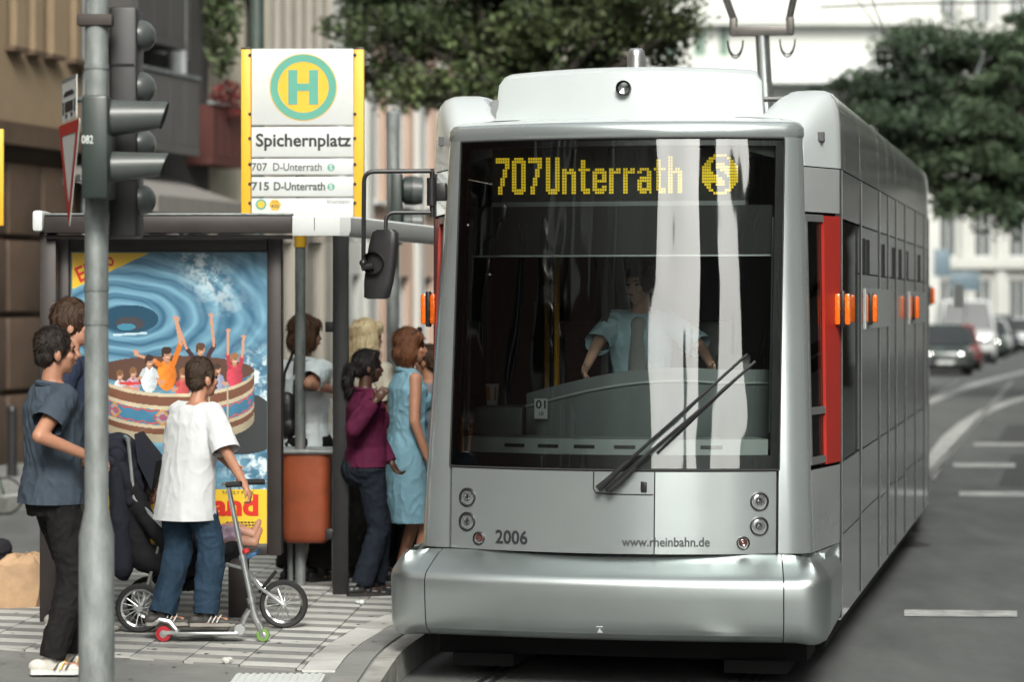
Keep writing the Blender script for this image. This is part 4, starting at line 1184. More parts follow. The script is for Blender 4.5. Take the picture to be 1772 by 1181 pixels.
# roller blind with bright bottom bar
k = MB(); k.box2((-.88, .70, 2.395), (.86, .706, 2.67)); k.build('sun_blind', mat('smoked_blind', (.035, .035, .033), .7, var=.1), tram, 0)
k = MB(); k.tube([(-.88, .70, 2.388), (.86, .70, 2.388)], .006, 6); k.build('blind_bar', M['white2'], tram)
for u in (-.872, .862):
    k = MB(); k.tube([(u, .60, 1.40), (u + .01, .68, 2.6)], .014, 6); k.build('blind_guide', trim, tram)
k = MB(); k.box((.60, 1.02, 1.76), (.20, .06, .13), Euler((R(-20), 0, 0)).to_matrix(), .012); k.build('control_screen', M['black'], tram)
k = MB(); k.cyl((.5, 1.6, .84), (.5, 1.6, 1.15), .05); k.box((.22, 1.95, 1.22), (.48, .46, .12), None, .04); k.box((.22, 2.22, 1.62), (.48, .12, .8), None, .05); k.build('driver_seat', M['black'], tram, 40)
# things lying in the cab
pc = tram_inv @ P(852, 676, 15.72)
cup = empty('paper_cup', T2W(pc.x, pc.y, 1.522), -TH, 'small white paper cup with an orange print on the ledge behind the windscreen', 'cup')
k = MB(); k.lathe([(.001, 0), (.031, 0), (.040, .125), (.037, .125), (.029, .01)], (0, 0, 0), 'Z', 20); k.build('cup_wall', M['white'], cup)
k = MB(); k.lathe([(.0345, .03), (.0405, .11)], (0, 0, 0), 'Z', 10, R(-170), R(-100)); k.lathe([(.0345, .03), (.0405, .11)], (0, 0, 0), 'Z', 4, R(-60), R(-40)); k.build('cup_print', mat('orange_print', (.75, .16, .03), .5), cup)
pc = tram_inv @ P(931, 705, 15.3)
card = empty('number_card', T2W(pc.x, .80, 1.46), -TH, 'white card with the number 01 propped on the dark dashboard', 'card')
k = MB(); k.box((0, 0, .055), (.075, .004, .115)); k.build('card_face', M['white'], card, 0)
text('card_number', '01', M['ink'], card, .058, .05, plane_map((-.029, -.0035, .055), (1, 0, 0), (0, 0, 1)), .02)
text('card_small_print', 'LB', M['ink'], card, .026, .02, plane_map((-.010, -.0035, .018), (1, 0, 0), (0, 0, 1)), .01)
# ------------------------------------------------------------------ street furniture
# signal mast in the foreground
MX, MY = (167 - 886) / FPX * 12.6, 12.6
mast = empty('signal_mast', (MX, MY, PZ), 0, 'grey galvanised signal mast with a thick foot, in front of the waiting men', 'mast', 'masts at the stop')
k = MB(); k.lathe([(.001, -.1), (.085, -.1), (.083, .86), (.056, .985), (.0545, 4.6), (.001, 4.62)], (0, 0, 0), 'Z', 28); k.build('pole', M['galv'], mast, 40)
for z in (3.06, 2.02, 1.86, 2.36):
    k = MB(); k.lathe([(.056, -.012), (.0595, -.012), (.0595, .012), (.056, .012)], (0, 0, z), 'Z', 24); k.build('clamp_band', M['galv'], mast, 30)
k = MB(); k.box((0.0, -.03, 3.275), (.165, .07, .055), None, .008); k.build('bracket', mat('rusty_bracket', (.05, .04, .035), .7, var=.3), mast)
sigg = mat('signal_green_black', (.025, .036, .032), .45, var=.2, scale=5, coat=.1)
sigb = mat('signal_black', (.022, .022, .022), .5, var=.2, scale=5)
visor = mat('visor_grey', (.07, .08, .077), .35, var=.12, scale=6)
def wz(py, Y): return CH - (py - 525) / FPX * Y
def signal(name_lab, X, Y, w_, z0, z1, m, parent_grp='traffic signal heads'):
    s = empty('traffic_signal', (X, Y, (z0 + z1) / 2), 0, name_lab, 'traffic signal', parent_grp)
    k = MB(); k.box((0, 0, 0), (w_, .26, z1 - z0), None, .015); k.build('housing', m, s); return s
Y = 12.85
s1 = signal('tall black four lamp signal head with half dome hoods facing the tram', (219 - 886) / FPX * Y, Y, .132, wz(412, Y), wz(16, Y), sigb)
zc = (wz(412, Y) + wz(16, Y)) / 2
for py in (62, 152, 250, 346):
    k = MB(); a = .066; z = wz(py, Y) - zc
    n1, n2 = 14, 8
    G = [[Vector((a + .075 * math.sin(j / n2 * math.pi / 2) ** 1.0 * 1.0, 0, 0)) for i in range(n1 + 1)] for j in range(n2 + 1)]
    G = []
    for j in range(n2 + 1):
        th = j / n2 * math.pi / 2
        G.append([(a + .076 * math.cos(th), .105 * math.sin(th) * math.cos(2 * math.pi * i / 20), z + .076 * math.sin(th) * math.sin(2 * math.pi * i / 20)) for i in range(20)])
    for r0, r1 in zip(G, G[1:]):
        for i in range(20): jn = (i + 1) % 20; k.quad(r0[i], r0[jn], r1[jn], r1[i])
    k.build('lamp_hood', visor, s1, 50)
for z in (-.27, -.0, .27):
    k = MB(); k.box((-.005, -.131, z), (.12, .006, .012)); k.build('housing_joint', M['dark'], s1, 0)
Y = 12.44
s2 = signal('dark green two lamp signal box marked 082 with long tunnel hoods pointing right', (171 - 886) / FPX * Y, Y, .122, wz(345, Y), wz(168, Y), sigg)
zc = (wz(345, Y) + wz(168, Y)) / 2
for py0, py1, sag in ((172, 236, -4), (262, 316, -2)):
    k = MB(); za = (wz(py0, Y) + wz(py1, Y)) / 2 - zc; h0 = (wz(py0, Y) - wz(py1, Y)) / 2
    p0 = Vector((.055, .02, za)); p1 = Vector((.302, .02, za + .012))
    n_ = 24
    for r0, r1, flip in ((h0, h0 * .74, 0), (h0 * .95, h0 * .70, 1)):
        A = [p0 + Vector((0, r0 * math.cos(2 * math.pi * i / n_), r0 * math.sin(2 * math.pi * i / n_))) for i in range(n_)]
        B = [p1 + Vector((-.02 * math.sin(2 * math.pi * i / n_) * -1, r1 * math.cos(2 * math.pi * i / n_), r1 * math.sin(2 * math.pi * i / n_))) for i in range(n_)]
        for i in range(n_):
            jn = (i + 1) % n_; k.quad(A[i], A[jn], B[jn], B[i])
    k.build('lamp_hood', visor, s2, 50)
text('box_number', '082', M['white'], s2, .052, .038, plane_map((-.058, -.1315, .014), (1, 0, 0), (0, 0, 1)), .01)
# yield sign and tram plate, nearly edge on
Y = 12.62
yx = (119.5 - 886) / FPX * Y
zt, zb = wz(211, Y), wz(396, Y); side = (zt - zb) / .866
ysn = empty('yield_sign', (yx, Y, zt), R(-71), 'red and white yield sign seen almost edge on, left of the mast', 'road sign')
k = MB(); hs = side / 2
def rtri(sc, y_, rnd=.05):
    c = Vector((0, 0, -side * .2887)); V3 = [Vector((-hs, 0, 0)), Vector((hs, 0, 0)), Vector((0, 0, -side * .866))]
    o = []
    for i in range(3):
        a, b_, d_ = V3[i - 1], V3[i], V3[(i + 1) % 3]
        for q in (0, .5, 1):
            s_ = b_ + (a - b_).normalized() * rnd * .5; e_ = b_ + (d_ - b_).normalized() * rnd * .5
            pt = s_ * (1 - q) ** 2 + b_ * 2 * q * (1 - q) + e_ * q * q
            o.append(c + (pt - c) * sc + Vector((0, y_, 0)))
    return o
k.prism(rtri(1.0, 0), (0, .004, 0)); k.build('plate', M['white'], ysn, 0)
k = MB(); A, B = rtri(.985, -.002), rtri(.66, -.002)
for i in range(9): j = (i + 1) % 9; k.quad(A[i], A[j], B[j], B[i])
k.build('red_border', mat('sign_red', (.42, .03, .025), .4), ysn, 0)
k = MB()
for z in (-.27,): k.box((0, .02, z), (.5, .02, .03)); k.cyl((.0, .03, z), (.10, .09, z), .012)
k.build('bracket', M['galv'], ysn)
zt2, zb2 = wz(134, Y), wz(207, Y)
tp = empty('tram_plate', (yx, Y, zb2), R(-71), 'small white plate with a black tram symbol above the yield sign', 'road sign')
hgt = zt2 - zb2; wd = hgt * 2.0
k = MB(); k.box2((-wd / 2, 0, 0), (wd / 2, .004, hgt)); k.build('plate', M['white2'], tp, 0)
k = MB()
for a, c in (((-wd / 2, hgt - .012), (wd / 2, hgt)), ((-wd / 2, 0), (-wd / 2 + .016, hgt)), ((wd / 2 - .016, 0), (wd / 2, hgt))): k.box2((a[0], -.002, a[1]), (c[0], -.0005, c[1]))
k.build('rim', mat('rim_grey', (.2, .2, .2)), tp, 0)
k = MB()
for x0, x1, z0, z1 in ((-.14, .14, .115, .128), (-.10, .10, .128, .137), (-.11, .11, .04, .088), (-.17, -.14, .03, .09), (.14, .17, .03, .09), (-.10, -.05, .012, .03), (.05, .10, .012, .03)):
    k.box2((x0, -.002, z0), (x1, -.0004, z1))
k.build('tram_symbol', M['ink'], tp, 0)
k = MB(); k.cyl((0, .01, hgt * .45), (.1, .06, hgt * .45), .012); k.build('bracket', M['galv'], tp)

# second signal mast beyond the shelter
Y = 21.5; X = (680 - 886) / FPX * Y
mast2 = empty('signal_mast', (X, Y, PZ), 0, 'grey signal mast with a rounded cap standing beyond the shelter roof', 'mast', 'masts at the stop')
zt = wz(192, Y) - PZ
k = MB(); k.lathe([(.05, 0), (.048, zt - .14), (.053, zt - .14), (.053, zt - .02), (.035, zt), (.001, zt + .004)], (0, 0, 0), 'Z', 20); k.build('pole', M['galv'], mast2, 40)
sg = signal('dark green signal head with two round bells behind the tram mirror', (687 - 886) / FPX * 21.3, 21.3, .085, wz(424, 21.3), wz(300, 21.3), sigg)
zc = (wz(424, 21.3) + wz(300, 21.3)) / 2
for py in (330, 388):
    k = MB(); z = wz(py, 21.3) - zc; k.lathe([(.06, .0), (.112, .03), (.116, .09), (.10, .10), (.085, .165), (.05, .17), (.001, .17)], (.03, 0, z), 'X', 20); k.build('lamp_hood', sigg, sg, 30)
    k = MB(); k.lathe([(.118, .095), (.106, .175), (.098, .175), (.110, .095)], (.03, 0, z), 'X', 20); k.build('lamp_rim', visor, sg, 30)

# stop sign on its post
Y = 18.5; X = (519 - 886) / FPX * Y
stop = empty('stop_sign', (X, Y, PZ), 0, 'tall Haltestelle stop sign Spichernplatz with yellow posts and green H', 'stop sign')
def sx(px): return (px - 886) / FPX * Y - X
def sz(py): return wz(py, Y) - PZ
k = MB(); k.cyl((0, .03, 0), (0, .03, sz(426)), .036, n=20); k.build('pole', M['galv'], stop)
k = MB(); k.cyl((0, .03, sz(428)), (0, .03, sz(408)), .041, n=20); k.build('pole_collar', M['yellow'], stop)
for z in (sz(795), sz(893)):
    k = MB(); k.lathe([(.037, -.012), (.041, -.012), (.041, .012), (.037, .012)], (0, .03, z), 'Z', 20); k.build('clamp_band', M['galv'], stop)
k = MB(); k.cyl((0, .03, sz(430)), (0, .03, sz(300)), .03); k.build('pole', M['galv'], stop)
for a, c in ((418, 434.5), (613, 630)):
    k = MB(); k.box2((sx(a), -.03, sz(405)), (sx(c), .06, sz(85)), .004); po = k.build('side_post', M['yellow'], stop)
    k = MB(); k.box2((sx(a) - .001, -.031, sz(86)), (sx(c) + .001, .061, sz(82.5)), .002); k.build('post_cap', M['black'], po)
    for py in (96, 198, 240, 285, 319, 352):
        k = MB(); xx = sx(433) if a < 500 else sx(614.5); k.cyl((xx, -.034, sz(py)), (xx, -.026, sz(py)), .012, n=10); k.build('bolt', M['black'], po)
PL = [(84.5, 217), (220, 272.5), (275, 303), (306.5, 341), (343.5, 404)]
for a, c in PL:
    k = MB(); k.box2((sx(435.5), -.012, sz(c)), (sx(612), .02, sz(a)), .003); k.build('sign_plate', M['white'], stop)
    k = MB(); k.box2((sx(436), -.0145, sz(c) + .001), (sx(611.5), -.0135, sz(c) + .006)); k.build('plate_edge', mat('edge_grey', (.3, .3, .29)), stop, 0)
def disc(name, cx, cz, r0, r1, y, m, parent, n=48):
    k = MB()
    for i in range(n):
        a, b_ = 2 * math.pi * i / n, 2 * math.pi * (i + 1) / n
        if r1 > 0: k.quad((cx + r0 * math.cos(a), y, cz + r0 * math.sin(a)), (cx + r0 * math.cos(b_), y, cz + r0 * math.sin(b_)), (cx + r1 * math.cos(b_), y, cz + r1 * math.sin(b_)), (cx + r1 * math.cos(a), y, cz + r1 * math.sin(a)))
        else: k.poly([(cx, y, cz), (cx + r0 * math.cos(a), y, cz + r0 * math.sin(a)), (cx + r0 * math.cos(b_), y, cz + r0 * math.sin(b_))])
    return k.build(name, m, parent, 0)
hx, hz, u = sx(525), sz(151), Y / FPX
disc('yellow_disc', hx, hz, 58.5 * u, 0, -.0135, M['yellow'], stop)
disc('green_ring', hx, hz, 57 * u, 44 * u, -.015, M['sgreen'], stop)
k = MB()
for x0, x1, z0, z1 in ((-26, -10, -30, 30), (10, 26, -30, 30), (-10, 10, -6.5, 6.5)): k.box2((hx + x0 * u, -.0165, hz + z0 * u), (hx + x1 * u, -.0140, hz + z1 * u))
k.build('letter', M['sgreen'], stop, 0)
def stxt(n, s, m, px0, px1, pyt, pyb, bold=0.0, y=-.0135): text(n, s, m, stop, (px1 - px0) * u, (pyb - pyt) * u, plane_map((sx(px0), y, sz(pyb)), (1, 0, 0), (0, 0, 1)), bold)
stxt('stop_name', 'Spichernplatz', M['ink'], 443, 608, 231, 261, .025)
gp = mat('dark_grey_print', (.07, .08, .08), .5, var=0)
stxt('line_number', '707', gp, 435.5, 463, 282, 296, .015); stxt('line_destination', 'D-Unterrath', gp, 473, 557, 282, 296, .012)
stxt('line_number', '715', gp, 435.5, 466, 315, 330, .03); stxt('line_destination', 'D-Unterrath', gp, 474, 563, 315, 330, .028)
stxt('operator_name', 'Rheinbahn', mat('grey_text', (.2, .21, .21)), 566, 605, 344.5, 353, .01)
for py in (290, 323.5):
    disc('line_badge', sx(573), sz(py), 6.4 * u, 0, -.0135, M['sgreen'], stop, 20); stxt('badge_letter', 'S', M['white'], 570.2, 575.8, py - 4.6, py + 4.6, .03, -.015)
disc('ring_emblem', sx(452), sz(354), 9.5 * u, 6 * u, -.0135, M['sgreen'], stop, 10); disc('sun_emblem', sx(452), sz(354), 6.0 * u, 0, -.0145, M['yellow'], stop, 20)
disc('hexagon_emblem', sx(476), sz(355), 10.5 * u, 0, -.0135, M['yellow'], stop, 6); stxt('zone_number', '430', gp, 469, 483, 353.5, 360.5, .02, -.0145); stxt('zone_word', 'Wabe', gp, 470, 481.5, 347, 351, .0, -.0145)

# shelter: roof, posts, advert case
SY = 16.35
shl = empty('tram_shelter', P(300, 1080, SY), 0, 'dark brown and white waiting shelter with a flat roof', 'shelter')
def shp(px, py, Y_): return P(px, py, Y_) - shl.location
def shbox(name, px0, px1, py0, py1, Y0, Y1, m, bev=.004):
    a, c = shp(px0, py1, Y0), shp(px1, py0, Y0); k = MB(); k.box2((a.x, a.y, a.z), (c.x, a.y + (Y1 - Y0), c.z), bev); return k.build(name, m, shl)
shbox('fascia', 76, 505, 373, 403, SY - .03, SY + .09, M['brown_frame'])
shbox('fascia_lip', 76, 505, 369, 372.6, SY - .04, SY + .10, M['galv'])
shbox('roof_end_cap', 55, 74, 364, 401, SY - .02, SY + .3, M['white'], .02)
shbox('lower_beam', 78, 505, 407, 413.5, SY + .02, SY + .10, M['brown_frame'])
# white roof edge: front run, corner, long side
e = [Vector((shp(506, 390, SY).x, 0, 0)), Vector((shp(588, 390, SY).x, 0, 0)), Vector((shp(600, 390, SY).x + .02, .06, 0))]
d_ = Vector((0.2069, .978, 0)); e.append(e[-1] + d_ * .05); e.append(e[-1] + d_ * 4.2)
z0, z1 = shp(500, 408, SY).z, shp(500, 373, SY).z
k = MB()
sec = []
for i, p in enumerate(e):
    o_ = Vector((0, .09, 0)) if i < 2 else Vector((-.09, .02, 0))
    sec.append([Vector((p.x, p.y, z0 + .03)), Vector((p.x, p.y, z1 - .012)), Vector((p.x, p.y, z1)) + o_ * .15, Vector((p.x, p.y, z1)) + o_, Vector((p.x, p.y, z0)) + o_, Vector((p.x, p.y, z0)) + o_ * .15])
k.loft(sec); k.build('roof_edge', M['white'], shl, 30)
lft = shp(74, 390, SY).x
k = MB(); zz = z1 - .02
k.prism([Vector((lft, .10, zz - .05)), Vector((e[1].x - .05, .10, zz - .05)), Vector((e[-1].x - .1, e[-1].y, zz - .05)), Vector((lft + .9, e[-1].y, zz - .05))], (0, 0, .045)); k.build('roof', glass_mat('shelter_roof_glass', (.96, .98, .97), 1.3), shl, 0)
k = MB(); q = shp(544, 390, SY); k.box2((q.x - .002, -.003, z0 + .03), (q.x + .002, .001, z1 - .01)); k.build('roof_joint', M['dark'], shl, 0)
for px, pyb, Y_, w_, nm in ((590, 1028, 18.0, .052, 'post'),):
    b_ = P(px, pyb, Y_); k = MB(); k.box2((b_.x - w_ - shl.location.x, Y_ - .05 - SY, PZ - shl.location.z), (b_.x + w_ - shl.location.x, Y_ + .05 - SY, zz - .05), .004); k.build('post', M['black'], shl)
    for py in (566, 925):
        c = shp(572, py, Y_); k = MB(); k.box((c.x, c.y, c.z), (.07, .04, .07), None, .004); k.build('post_bracket', M['black'], shl)
# left and hidden posts
for px, Y_ in ((85, SY + .12), (860, 20.3), (300, 20.3)):
    X_ = (px - 886) / FPX * Y_ - shl.location.x
    k = MB(); k.box2((X_ - .05, Y_ - .05 - SY, PZ - shl.location.z), (X_ + .05, Y_ + .05 - SY, zz - .05), .004); k.build('post', M['brown_frame'], shl)

AY = 16.6
adp = empty('advert_case', P(292, 1070, AY), 0, 'tall advert case at the shelter end with a blue water ride poster', 'advert case')
def apt(px, py): q = P(px, py, AY) - adp.location; return q
def abox(name, px0, px1, py0, py1, y0, y1, m, bev=.006):
    a, c = apt(px0, py1), apt(px1, py0); k = MB(); k.box2((a.x, y0, a.z), (c.x, y1, c.z), bev); return k.build(name, m, adp)
abox('frame_side', 98, 119, 413, 962, 0, .16, M['brown_frame']); abox('frame_side', 463, 487, 413, 962, 0, .16, M['brown_frame'])
abox('frame_top', 119.3, 462.7, 413, 434, 0, .16, M['brown_frame']); abox('frame_bottom', 119.3, 462.7, 944, 962, 0, .16, M['brown_frame'])
abox('back_panel', 119.3, 462.7, 434.3, 943.7, .06, .15, M['dark'])
abox('foot', 394, 428, 962.3, 1071, .03, .13, M['brown_frame']); abox('foot', 150, 186, 962.3, 1071, .03, .13, M['brown_frame'])

def paint_poster():
    W_, H_ = 236, 352
    y, x = np.mgrid[0:H_, 0:W_].astype(np.float64); x = x / W_ * 342 + 120; y = y / H_ * 510 + 435     # photo pixels
    g_ = np.random.default_rng(3)
    def smooth(seed, s):
        gg = np.random.default_rng(seed).random((int(510 / s) + 3, int(342 / s) + 3))
        fx, fy = (x - 120) / s, (y - 435) / s; ix, iy = fx.astype(int), fy.astype(int); tx, ty = fx - ix, fy - iy; tx = tx * tx * (3 - 2 * tx); ty = ty * ty * (3 - 2 * ty)
        return (gg[iy, ix] * (1 - tx) + gg[iy, ix + 1] * tx) * (1 - ty) + (gg[iy + 1, ix] * (1 - tx) + gg[iy + 1, ix + 1] * tx) * ty
    dx, dy = (x - 218), (y - 550) * 1.9; r = np.hypot(dx, dy); an = np.arctan2(dy, dx)
    wob = smooth(1, 60) * 14 + smooth(2, 25) * 6
    rr_ = (r + wob + an * 6)
    ring_ = .5 + .5 * np.sin(rr_ / 6.2); fine = .5 + .5 * np.sin(rr_ / 2.3 + smooth(4, 30) * 6)
    fade = np.clip(1.25 - r / 330, .25, 1)
    streak = smooth(11, 34) * .55 + (.5 + .5 * np.sin((x * .55 - y) / 7 + smooth(12, 30) * 7)) * .45
    tt = np.clip((.10 + .62 * ring_ ** 1.4 + .18 * fine) * fade + streak * (1 - fade) * .9, 0, 1)
    deep, light = np.array([.008, .075, .16]), np.array([.21, .43, .56])
    img = deep + (light - deep) * tt[..., None]
    mott = smooth(7, 16) * .45 + smooth(8, 7) * .3 + smooth(13, 3.2) * .25
    band = np.exp(-((x - 352 - (y - 470) * .55) / 34) ** 2) * np.clip((560 - y) / 90, 0, 1)
    foam = np.clip(band * np.clip((mott - .36) * 3.2, 0, 1), 0, 1)
    low = np.clip((x - 370) / 60, 0, 1) * np.clip((y - 590) / 50, 0, 1) * (y < 850)
    foam = np.clip(foam + low * np.clip((mott - .42) * 4.0, 0, 1), 0, 1)
    img = img + (np.array([.80, .92, .94]) - img) * foam[..., None] * .8
    def put(mask, c): img[mask] = c
    def el(cx, cy, rx, ry, c): put(((x - cx) / rx) ** 2 + ((y - cy) / ry) ** 2 < 1, c)
    def ln(x0, y0, x1, y1, w_, c):
        L = math.hypot(x1 - x0, y1 - y0); t = np.clip(((x - x0) * (x1 - x0) + (y - y0) * (y1 - y0)) / L / L, 0, 1)
        put(np.hypot(x - x0 - t * (x1 - x0), y - y0 - t * (y1 - y0)) < w_, c)
    el(222, 552, 50, 24, (.01, .06, .11)); el(222, 560, 26, 12, (.05, .05, .06)); el(216, 566, 16, 6, (.05, .22, .32)); ln(195, 580, 250, 577, 2, (.45, .62, .68))
    # round tub: curved rim, banded hull shaded like a photograph, dark fender behind
    cream, brown, blue = np.array([.60, .52, .36]), np.array([.20, .085, .05]), np.array([.06, .22, .36])
    el(436, 728, 34, 44, (.035, .04, .042)); el(415, 762, 60, 26, (.035, .04, .042))
    cxb, rxb = 300, 138
    q_ = np.clip((x - cxb) / rxb, -1, 1); cur = np.sqrt(np.clip(1 - q_ ** 2, 0, 1))
    rim = 640 + 42 * cur                                   # front rim sags towards the viewer
    yy = y - rim; hull = (np.abs(x - cxb) < rxb) & (yy > 0) & (yy < 86)
    inner = (((x - cxb) / rxb) ** 2 + ((y - 642) / 26) ** 2 < 1) & (y < rim)
    put(inner, (.10, .05, .035))
    shade = (.62 + .38 * cur) * (.88 + .24 * smooth(21, 14)) * (1.04 - .003 * np.clip(yy, 0, 90))
    for lo_, hi_, c_ in ((0, 6, cream), (6, 22, brown), (22, 29, cream), (29, 56, blue), (56, 62, cream), (62, 72, brown), (72, 86, cream * .8)):
        mk = hull & (yy >= lo_) & (yy < hi_); img[mk] = (np.array(c_)[None] * shade[mk][:, None])
    arc = np.arcsin(q_) * rxb
    for off_, c_ in ((31.5, (.50, .08, .07)), (53, (.50, .08, .07))): mk = hull & (np.abs(yy - off_ - 1.5 * np.sin(arc / 4)) < 1.3); img[mk] = np.array(c_)
    for a0 in (-118, -22, 74):
        dd = np.abs(arc - a0) * .9 + np.abs(yy - 42.5)
        for rr__, c_ in ((15, (.62, .32, .05)), (11, (.34, .36, .44)), (6.5, (.50, .10, .09)), (3, (.60, .50, .40))): mk = hull & (dd < rr__); img[mk] = np.array(c_) * shade[mk][:, None]
    mk = hull & (np.abs(np.mod(arc + 70, 96) - 48) < 15) & (np.abs(yy - 42.5) < 3 + 3 * np.cos(arc / 3)); img[mk] = np.array((.28, .10, .16))
    for a0 in (62, 100): mk = hull & (np.abs(arc - a0) < 2.2); img[mk] = cream * .75
    skin_ = (.55, .29, .18); hair_ = (.04, .022, .014)
    def rider(cx, cy, sc, shirt, arms, hr=hair_):
        sc = sc * 1.22
        m_ = (((x - cx) / (12.5 * sc)) ** 2 + ((y - cy - 27 * sc) / (20 * sc)) ** 2 < 1); img[m_] = np.array(shirt)[None] * (1.12 - .45 * np.clip((x[m_] - cx) / (13 * sc), -.6, 1))[:, None] * (.85 + .3 * smooth(31, 5)[m_])[:, None]
        for ax, ay, bx, by in arms:
            sh_ = (cx + math.copysign(8, ax) * sc, cy + 14 * sc); ln(*sh_, cx + ax * sc, cy + ay * sc, 3.2 * sc, np.array(shirt) * .85); ln(cx + ax * sc, cy + ay * sc, cx + bx * sc, cy + by * sc, 2.0 * sc, skin_)
            hx_, hy_ = cx + bx * sc, cy + by * sc
            for f_ in (-.7, -.2, .3, .9): ln(hx_, hy_, hx_ + 5 * sc * math.sin(f_), hy_ - 6 * sc * math.cos(f_), .9 * sc, skin_)
        el(cx, cy + 8 * sc, 3 * sc, 5 * sc, np.array(skin_) * .7); el(cx, cy, 6 * sc, 8.5 * sc, skin_); m_ = (((x - cx - 2 * sc) / (4 * sc)) ** 2 + ((y - cy - 1) / (7 * sc)) ** 2 < 1); img[m_] *= .78
        el(cx, cy - 5.2 * sc, 6.6 * sc, 5 * sc, hr); el(cx - 5 * sc, cy - 1 * sc, 1.8 * sc, 5 * sc, hr)
        ln(cx - 2 * sc, cy - .5, cx + 3 * sc, cy - .5, .6, (.12, .06, .04)); ln(cx - 1 * sc, cy + 4 * sc, cx + 2.5 * sc, cy + 4 * sc, .8, (.75, .6, .55))
    back_ = img.copy()
    rider(404, 622, .9, (.48, .05, .08), [(-11, -8, -10, -42), (12, -4, 14, -32)], (.30, .14, .06))
    rider(345, 606, 1.0, (.06, .025, .03), [(-20, -2, -34, -40), (19, -6, 15, -46)], (.10, .05, .03))
    rider(286, 614, 1.1, (.72, .20, .02), [(18, -14, 12, -44), (-16, 8, -40, 0)])
    rider(256, 626, .95, (.60, .66, .70), [(-13, 24, -24, 30), (12, 26, 20, 34)])
    rider(228, 646, .8, (.52, .36, .48), [(-9, 24, 6, 32)], (.22, .11, .05)); rider(205, 650, .75, (.55, .56, .58), [(8, 22, 16, 26)], (.20, .1, .05)); rider(314, 648, .85, (.5, .08, .08), [(-9, 24, -16, 28)], (.24, .11, .05)); rider(374, 640, .8, (.30, .34, .5), [(9, 24, 14, 28)], (.05, .03, .02))
    keep = hull; img[keep] = back_[keep]
    el(222, 664, 20, 3, (.6, .05, .05)); img[keep] = back_[keep]
    put((y > 848) & (y < 946), (.80, .53, .04))
    put((x < 128 + (498 - y) * 2.1 * 1.0) & (y < 500) & (y - 435 < (262 - x) * .49), (.80, .50, .03))
    put((x < 122.5) | (x > 459.5) | (y < 437.5) | (y > 942.5), (.10, .16, .18))
    return img, W_, H_
img, PW, PH = paint_poster()
a, c = apt(120, 944), apt(462, 434.6)
xs_ = np.linspace(a.x, c.x, PW + 1); zs_ = np.linspace(c.z, a.z, PH + 1)
gx, gz = np.meshgrid(xs_, zs_); V_ = np.stack([gx, np.full_like(gx, .045), gz], -1).reshape(-1, 3)
ii, jj = np.meshgrid(np.arange(PW), np.arange(PH)); q0 = jj * (PW + 1) + ii
Q_ = np.stack([q0 + PW + 1, q0 + PW + 2, q0 + 1, q0], -1).reshape(-1, 4)
pm = bpy.data.materials.new('poster_print'); pm.use_nodes = True
pb = pm.node_tree.nodes['Principled BSDF']; pb.inputs['Roughness'].default_value = .35; pb.inputs['Coat Weight'].default_value = .3; pb.inputs['Coat Roughness'].default_value = .05
at = pm.node_tree.nodes.new('ShaderNodeAttribute'); at.attribute_name = 'print'; pm.node_tree.links.new(at.outputs['Color'], pb.inputs['Base Color'])
pme = mesh_np('poster', V_, Q_, pm)
ca = pme.attributes.new('print', 'FLOAT_COLOR', 'FACE'); ca.data.foreach_set('color', np.concatenate([img.reshape(-1, 3), np.ones((PW * PH, 1))], 1).astype(np.float32).ravel())
link('poster', pme, adp)
au = AY / FPX
def atxt(n, s, m, px0, px1, pyt, pyb, bold, ang=0.0):
    q = apt(px0, pyb); ca_, sa_ = math.cos(ang), math.sin(ang)
    text(n, s, m, adp, (px1 - px0) * au, (pyb - pyt) * au, plane_map((q.x, .042, q.z), (ca_, 0, sa_), (-sa_, 0, ca_)), bold)
redp = mat('print_red', (.62, .03, .02), .4, var=0)
atxt('poster_word', 'El', redp, 137, 158, 462, 489, .02, R(24)); atxt('poster_word', 'o', redp, 186, 199, 446, 463, .02, R(24))
atxt('poster_word', 'and', redp, 366, 446, 857, 895, .04); atxt('poster_line', 'FAMILY PARK', M['ink'], 384, 439, 851, 857, .0)
k = MB()
for i, (a0, a1) in enumerate(((390, 446), (394, 446), (402, 441))):
    for s_ in range(9): p0 = a0 + (a1 - a0) * s_ / 9; q0_, q1_ = apt(p0, 907 + i * 5), apt(p0 + (a1 - a0) / 12, 904.5 + i * 5); k.quad((q0_.x, .042, q0_.z), (q1_.x, .042, q0_.z), (q1_.x, .042, q1_.z), (q0_.x, .042, q1_.z))
k.build('small_print', M['ink'], adp, 0)

# orange bin, lamp post, bollards, bike
Y = 18.45; q = P(531, 938, Y)
binn = empty('litter_bin', (q.x, Y, q.z), 0, 'large orange litter bin with a grey rim hung between the shelter posts', 'litter bin')
k = MB(); zt = wz(780, Y) - q.z; hw = 43 * Y / FPX
sec = []
for z, w_ in ((0, .80), (.012, .88), (.04, .95), (.12, .985), (zt - .02, 1.0)):
    sec.append([Vector((hw * w_ * math.copysign(abs(math.cos(a)) ** .35, math.cos(a)), .17 * w_ * math.copysign(abs(math.sin(a)) ** .5, math.sin(a)), z)) for a in np.linspace(0, 2 * math.pi, 28, endpoint=False)])
k.loft(sec); k.build('bin_body', mat('faded_orange', (.31, .066, .02), .55, var=.25, scale=4, tint=(.20, .046, .02), bump=.05), binn, 50)
for s in (-1, 1):
    k = MB(); k.tube([(-hw - .01, s * .18, zt), (hw + .05, s * .18, zt)], .017, 8); k.build('rim', M['galv'], binn)
k = MB(); k.cyl((hw + .02, 0, -.34), (hw + .02, 0, zt), .02); k.cyl((-hw + .05, .1, PZ - q.z), (-hw + .05, .1, zt), .02); k.build('bin_bracket', M['galv'], binn)
Y = 27.0; X = (444 - 886) / FPX * Y
